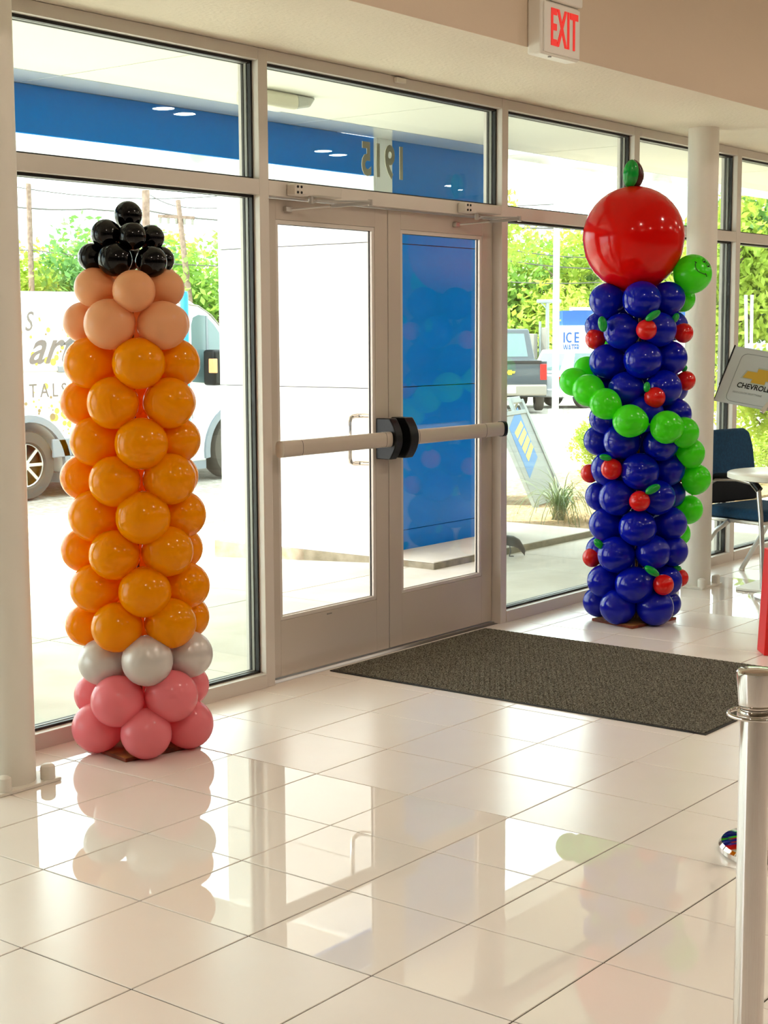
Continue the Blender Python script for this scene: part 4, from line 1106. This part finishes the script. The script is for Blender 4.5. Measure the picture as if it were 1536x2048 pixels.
# planting bed, spiky grass, bird, sandwich board
bed = to_obj('planting_bed', G().box(7.12, 12.5, 1.55, 4.4, -.15, .012), mat('dry_mulch', 'c9a77c', .95, var='8f7250', vscale=22, bump=1, bscale=50, bdist=.02)); tag(bed, 'dry mulch planting bed beside the walkway', 'planting bed')
gt = thing('spiky_grass', 'clump of long arching grey green blades in the planting bed', 'plant', (7.62, 2.12, .01))
BLM = mat('grass_blade', 'a0b088', .6, trans=.3, trans_c='b8c896'); BLM2 = mat('dry_grass_blade', 'd8c489', .7, trans=.2)
rg = random.Random(5)
bl_meshes = []
for i in range(7):
    g = G(); Lb = .62; bend = .25 + .11 * i; n = 8; w0 = .006
    vs = []
    for k in range(n + 1):
        u = k / n; a = bend * u * u * 2.6; r_ = Lb * (u - .10 * bend * u * u) ; x = Lb * u * math.sin(.25 + a * .8); z = Lb * u * math.cos(.25 + a * .8)
        w = w0 * (1 - u) ** .6 + .0006
        vs += [(x, -w, z), (x, w, z), (x - .003 * (1 - u), 0, z - .004 * (1 - u))]
    fc = []
    for k in range(n):
        b0, b1 = k * 3, k * 3 + 3
        fc += [(b0, b0 + 1, b1 + 1, b1), (b0 + 1, b0 + 2, b1 + 2, b1 + 1), (b0 + 2, b0, b1, b1 + 2)]
    g.add(vs, fc)
    me = bpy.data.meshes.new('blade'); me.from_pydata(g.v, [], g.f); me.materials.append(BLM); bl_meshes.append(me)
for k in range(110):
    o = bpy.data.objects.new('blade', bl_meshes[k % 7]); col.objects.link(o); o.parent = gt
    o.location = (rg.uniform(-.05, .05), rg.uniform(-.05, .05), 0); o.rotation_euler = (rg.uniform(-.15, .15), rg.uniform(-.2, .2), rg.uniform(0, 2 * PI)); s_ = rg.uniform(.6, 1.18); o.scale = (s_, s_, s_)
dry = bl_meshes[5].copy(); dry.materials.clear(); dry.materials.append(BLM2)
g2 = thing('dry_grass', 'short straw coloured dry grass tuft in front of the spiky clump', 'plant', (7.55, 1.95, .01))
for k in range(60):
    o = bpy.data.objects.new('blade', dry); col.objects.link(o); o.parent = g2
    o.location = (rg.uniform(-.14, .14), rg.uniform(-.10, .10), 0); o.rotation_euler = (0, rg.uniform(-.1, .3), rg.uniform(0, 2 * PI)); s_ = rg.uniform(.18, .42); o.scale = (s_, s_, s_)

# sandwich board
bl = Vector((8.25, 2.75, .0)); bvec = Vector((.80, .20, 0)); lean = Vector((-.125, .40, .93))
bd_ = lean.copy(); bd_.x *= 1; t = thing('sandwich_board', 'grey plastic sandwich board with a blue and yellow poster outside', 'sign', bl)
PG = mat('grey_board_plastic', '9aa4a6', .5); un = bvec.normalized(); ln = lean.normalized(); nn = un.cross(ln).normalized()
def sb(u0, u1, v0, v1, c0, c1, name, m, flip=False, par=None):
    def P(u, v, c):
        q = bl + bvec * u + lean * v + nn * c
        if flip:
            top = bl + lean; q2 = bl + bvec * u + Vector((lean.x * v, lean.y * v, lean.z * v)); q = q2 + Vector((-.25 * 1.0, .80, 0)) * (1 - v) - nn * c + Vector((0, .03, 0))
        return q
    return to_obj(name, G().hexa([P(u0, v0, c0), P(u1, v0, c0), P(u1, v1, c0), P(u0, v1, c0), P(u0, v0, c1), P(u1, v0, c1), P(u1, v1, c1), P(u0, v1, c1)]), m, par or t, bevel=.004)
for fl in (False, True):
    sb(0, 1, .02, .88, -.01, .01, 'board_panel', PG, fl)
    sb(-.02, .06, 0, 1, -.02, .02, 'side_rail', PG, fl); sb(.94, 1.02, 0, 1, -.02, .02, 'side_rail', PG, fl)
    sb(.06, .94, .86, .90, -.018, .018, 'cross_rail', PG, fl)
sb(.06, .35, .97, 1.03, -.018, .018, 'carry_grip', PG); sb(.62, .94, .97, 1.03, -.018, .018, 'carry_grip', PG); sb(.34, .38, .89, 1.03, -.018, .018, 'carry_grip', PG); sb(.60, .64, .89, 1.03, -.018, .018, 'carry_grip', PG)
def sheet(pts, c, th, m, name):
    a = [bl + bvec * u + lean * v + nn * c for u, v in pts]; n = len(a)
    sgn = -1 if nn.dot(Vector(cam.matrix_world.translation) - bl) > 0 else 1
    b_ = [q + nn * th for q in a]
    return to_obj(name, G().add(a + b_, [tuple(range(n - 1, -1, -1)), tuple(range(n, 2 * n))] + [(i, (i + 1) % n, (i + 1) % n + n, i + n) for i in range(n)]), m, t, smooth=False)
side = 1 if nn.dot(Vector(cam.matrix_world.translation) - bl) > 0 else -1
PB = mat('poster_blue', '3c86d0', .5); PYL = mat('poster_yellow', 'e6cf6a', .5)
sheet([(.74, .93), (.20, .75), (.17, .27), (.70, .44)], side * .0105, side * .001, PB, 'poster')['label'] = 'light blue poster'
for k in range(4):
    u0 = k / 4; a = Vector((.66, .80)).lerp(Vector((.70, .52)), u0); b_ = Vector((.66, .80)).lerp(Vector((.70, .52)), u0 + .19)
    c_ = Vector((.30, .70)).lerp(Vector((.36, .40)), u0 + .19); d_2 = Vector((.30, .70)).lerp(Vector((.36, .40)), u0)
    sheet([tuple(a), tuple(b_), tuple(c_), tuple(d_2)], side * .0118, side * .0008, PYL, 'poster_stripe')['label'] = 'yellow poster stripe'

# small dark bird pecking at the walkway
t = thing('bird', 'small dark bird pecking the ground just right of the door frame', 'bird', (5.78, 1.335, -.01))
BD_ = mat('dark_feathers', '3b3836', .6, var='23211f', vscale=30)
dirv = Vector((.616, -.788, 0)) * .9 + Vector((.1, .08, 0)); dirv.normalize()
def bp_(a, z): return Vector((5.775, 1.335, -.01)) + dirv * (a * 1.0 - .045) + U3 * z * 1.15
to_obj('body', G().tube([bp_(-.21, .118), bp_(-.13, .115), bp_(-.07, .108), bp_(-.03, .102), bp_(.01, .096), (bp_(.045, .083)), bp_(.068, .064), bp_(.084, .045), bp_(.092, .030), bp_(.097, .014), bp_(.101, .003)],
       [.004, .014, .026, .042, .045, .038, .025, .021, .017, .006, .001], 14, flat=.85), BD_, t)
for sx in (-.012, .012):
    off = Vector((.788, .616, 0)) * sx
    to_obj('leg', G().tube([bp_(-.01, .075) + off, bp_(.0, .035) + off, bp_(-.01, .003) + off], .0028, 6).tube([bp_(-.012, .003) + off, bp_(.022, .002) + off], .0022, 6), M['rubber'], t)
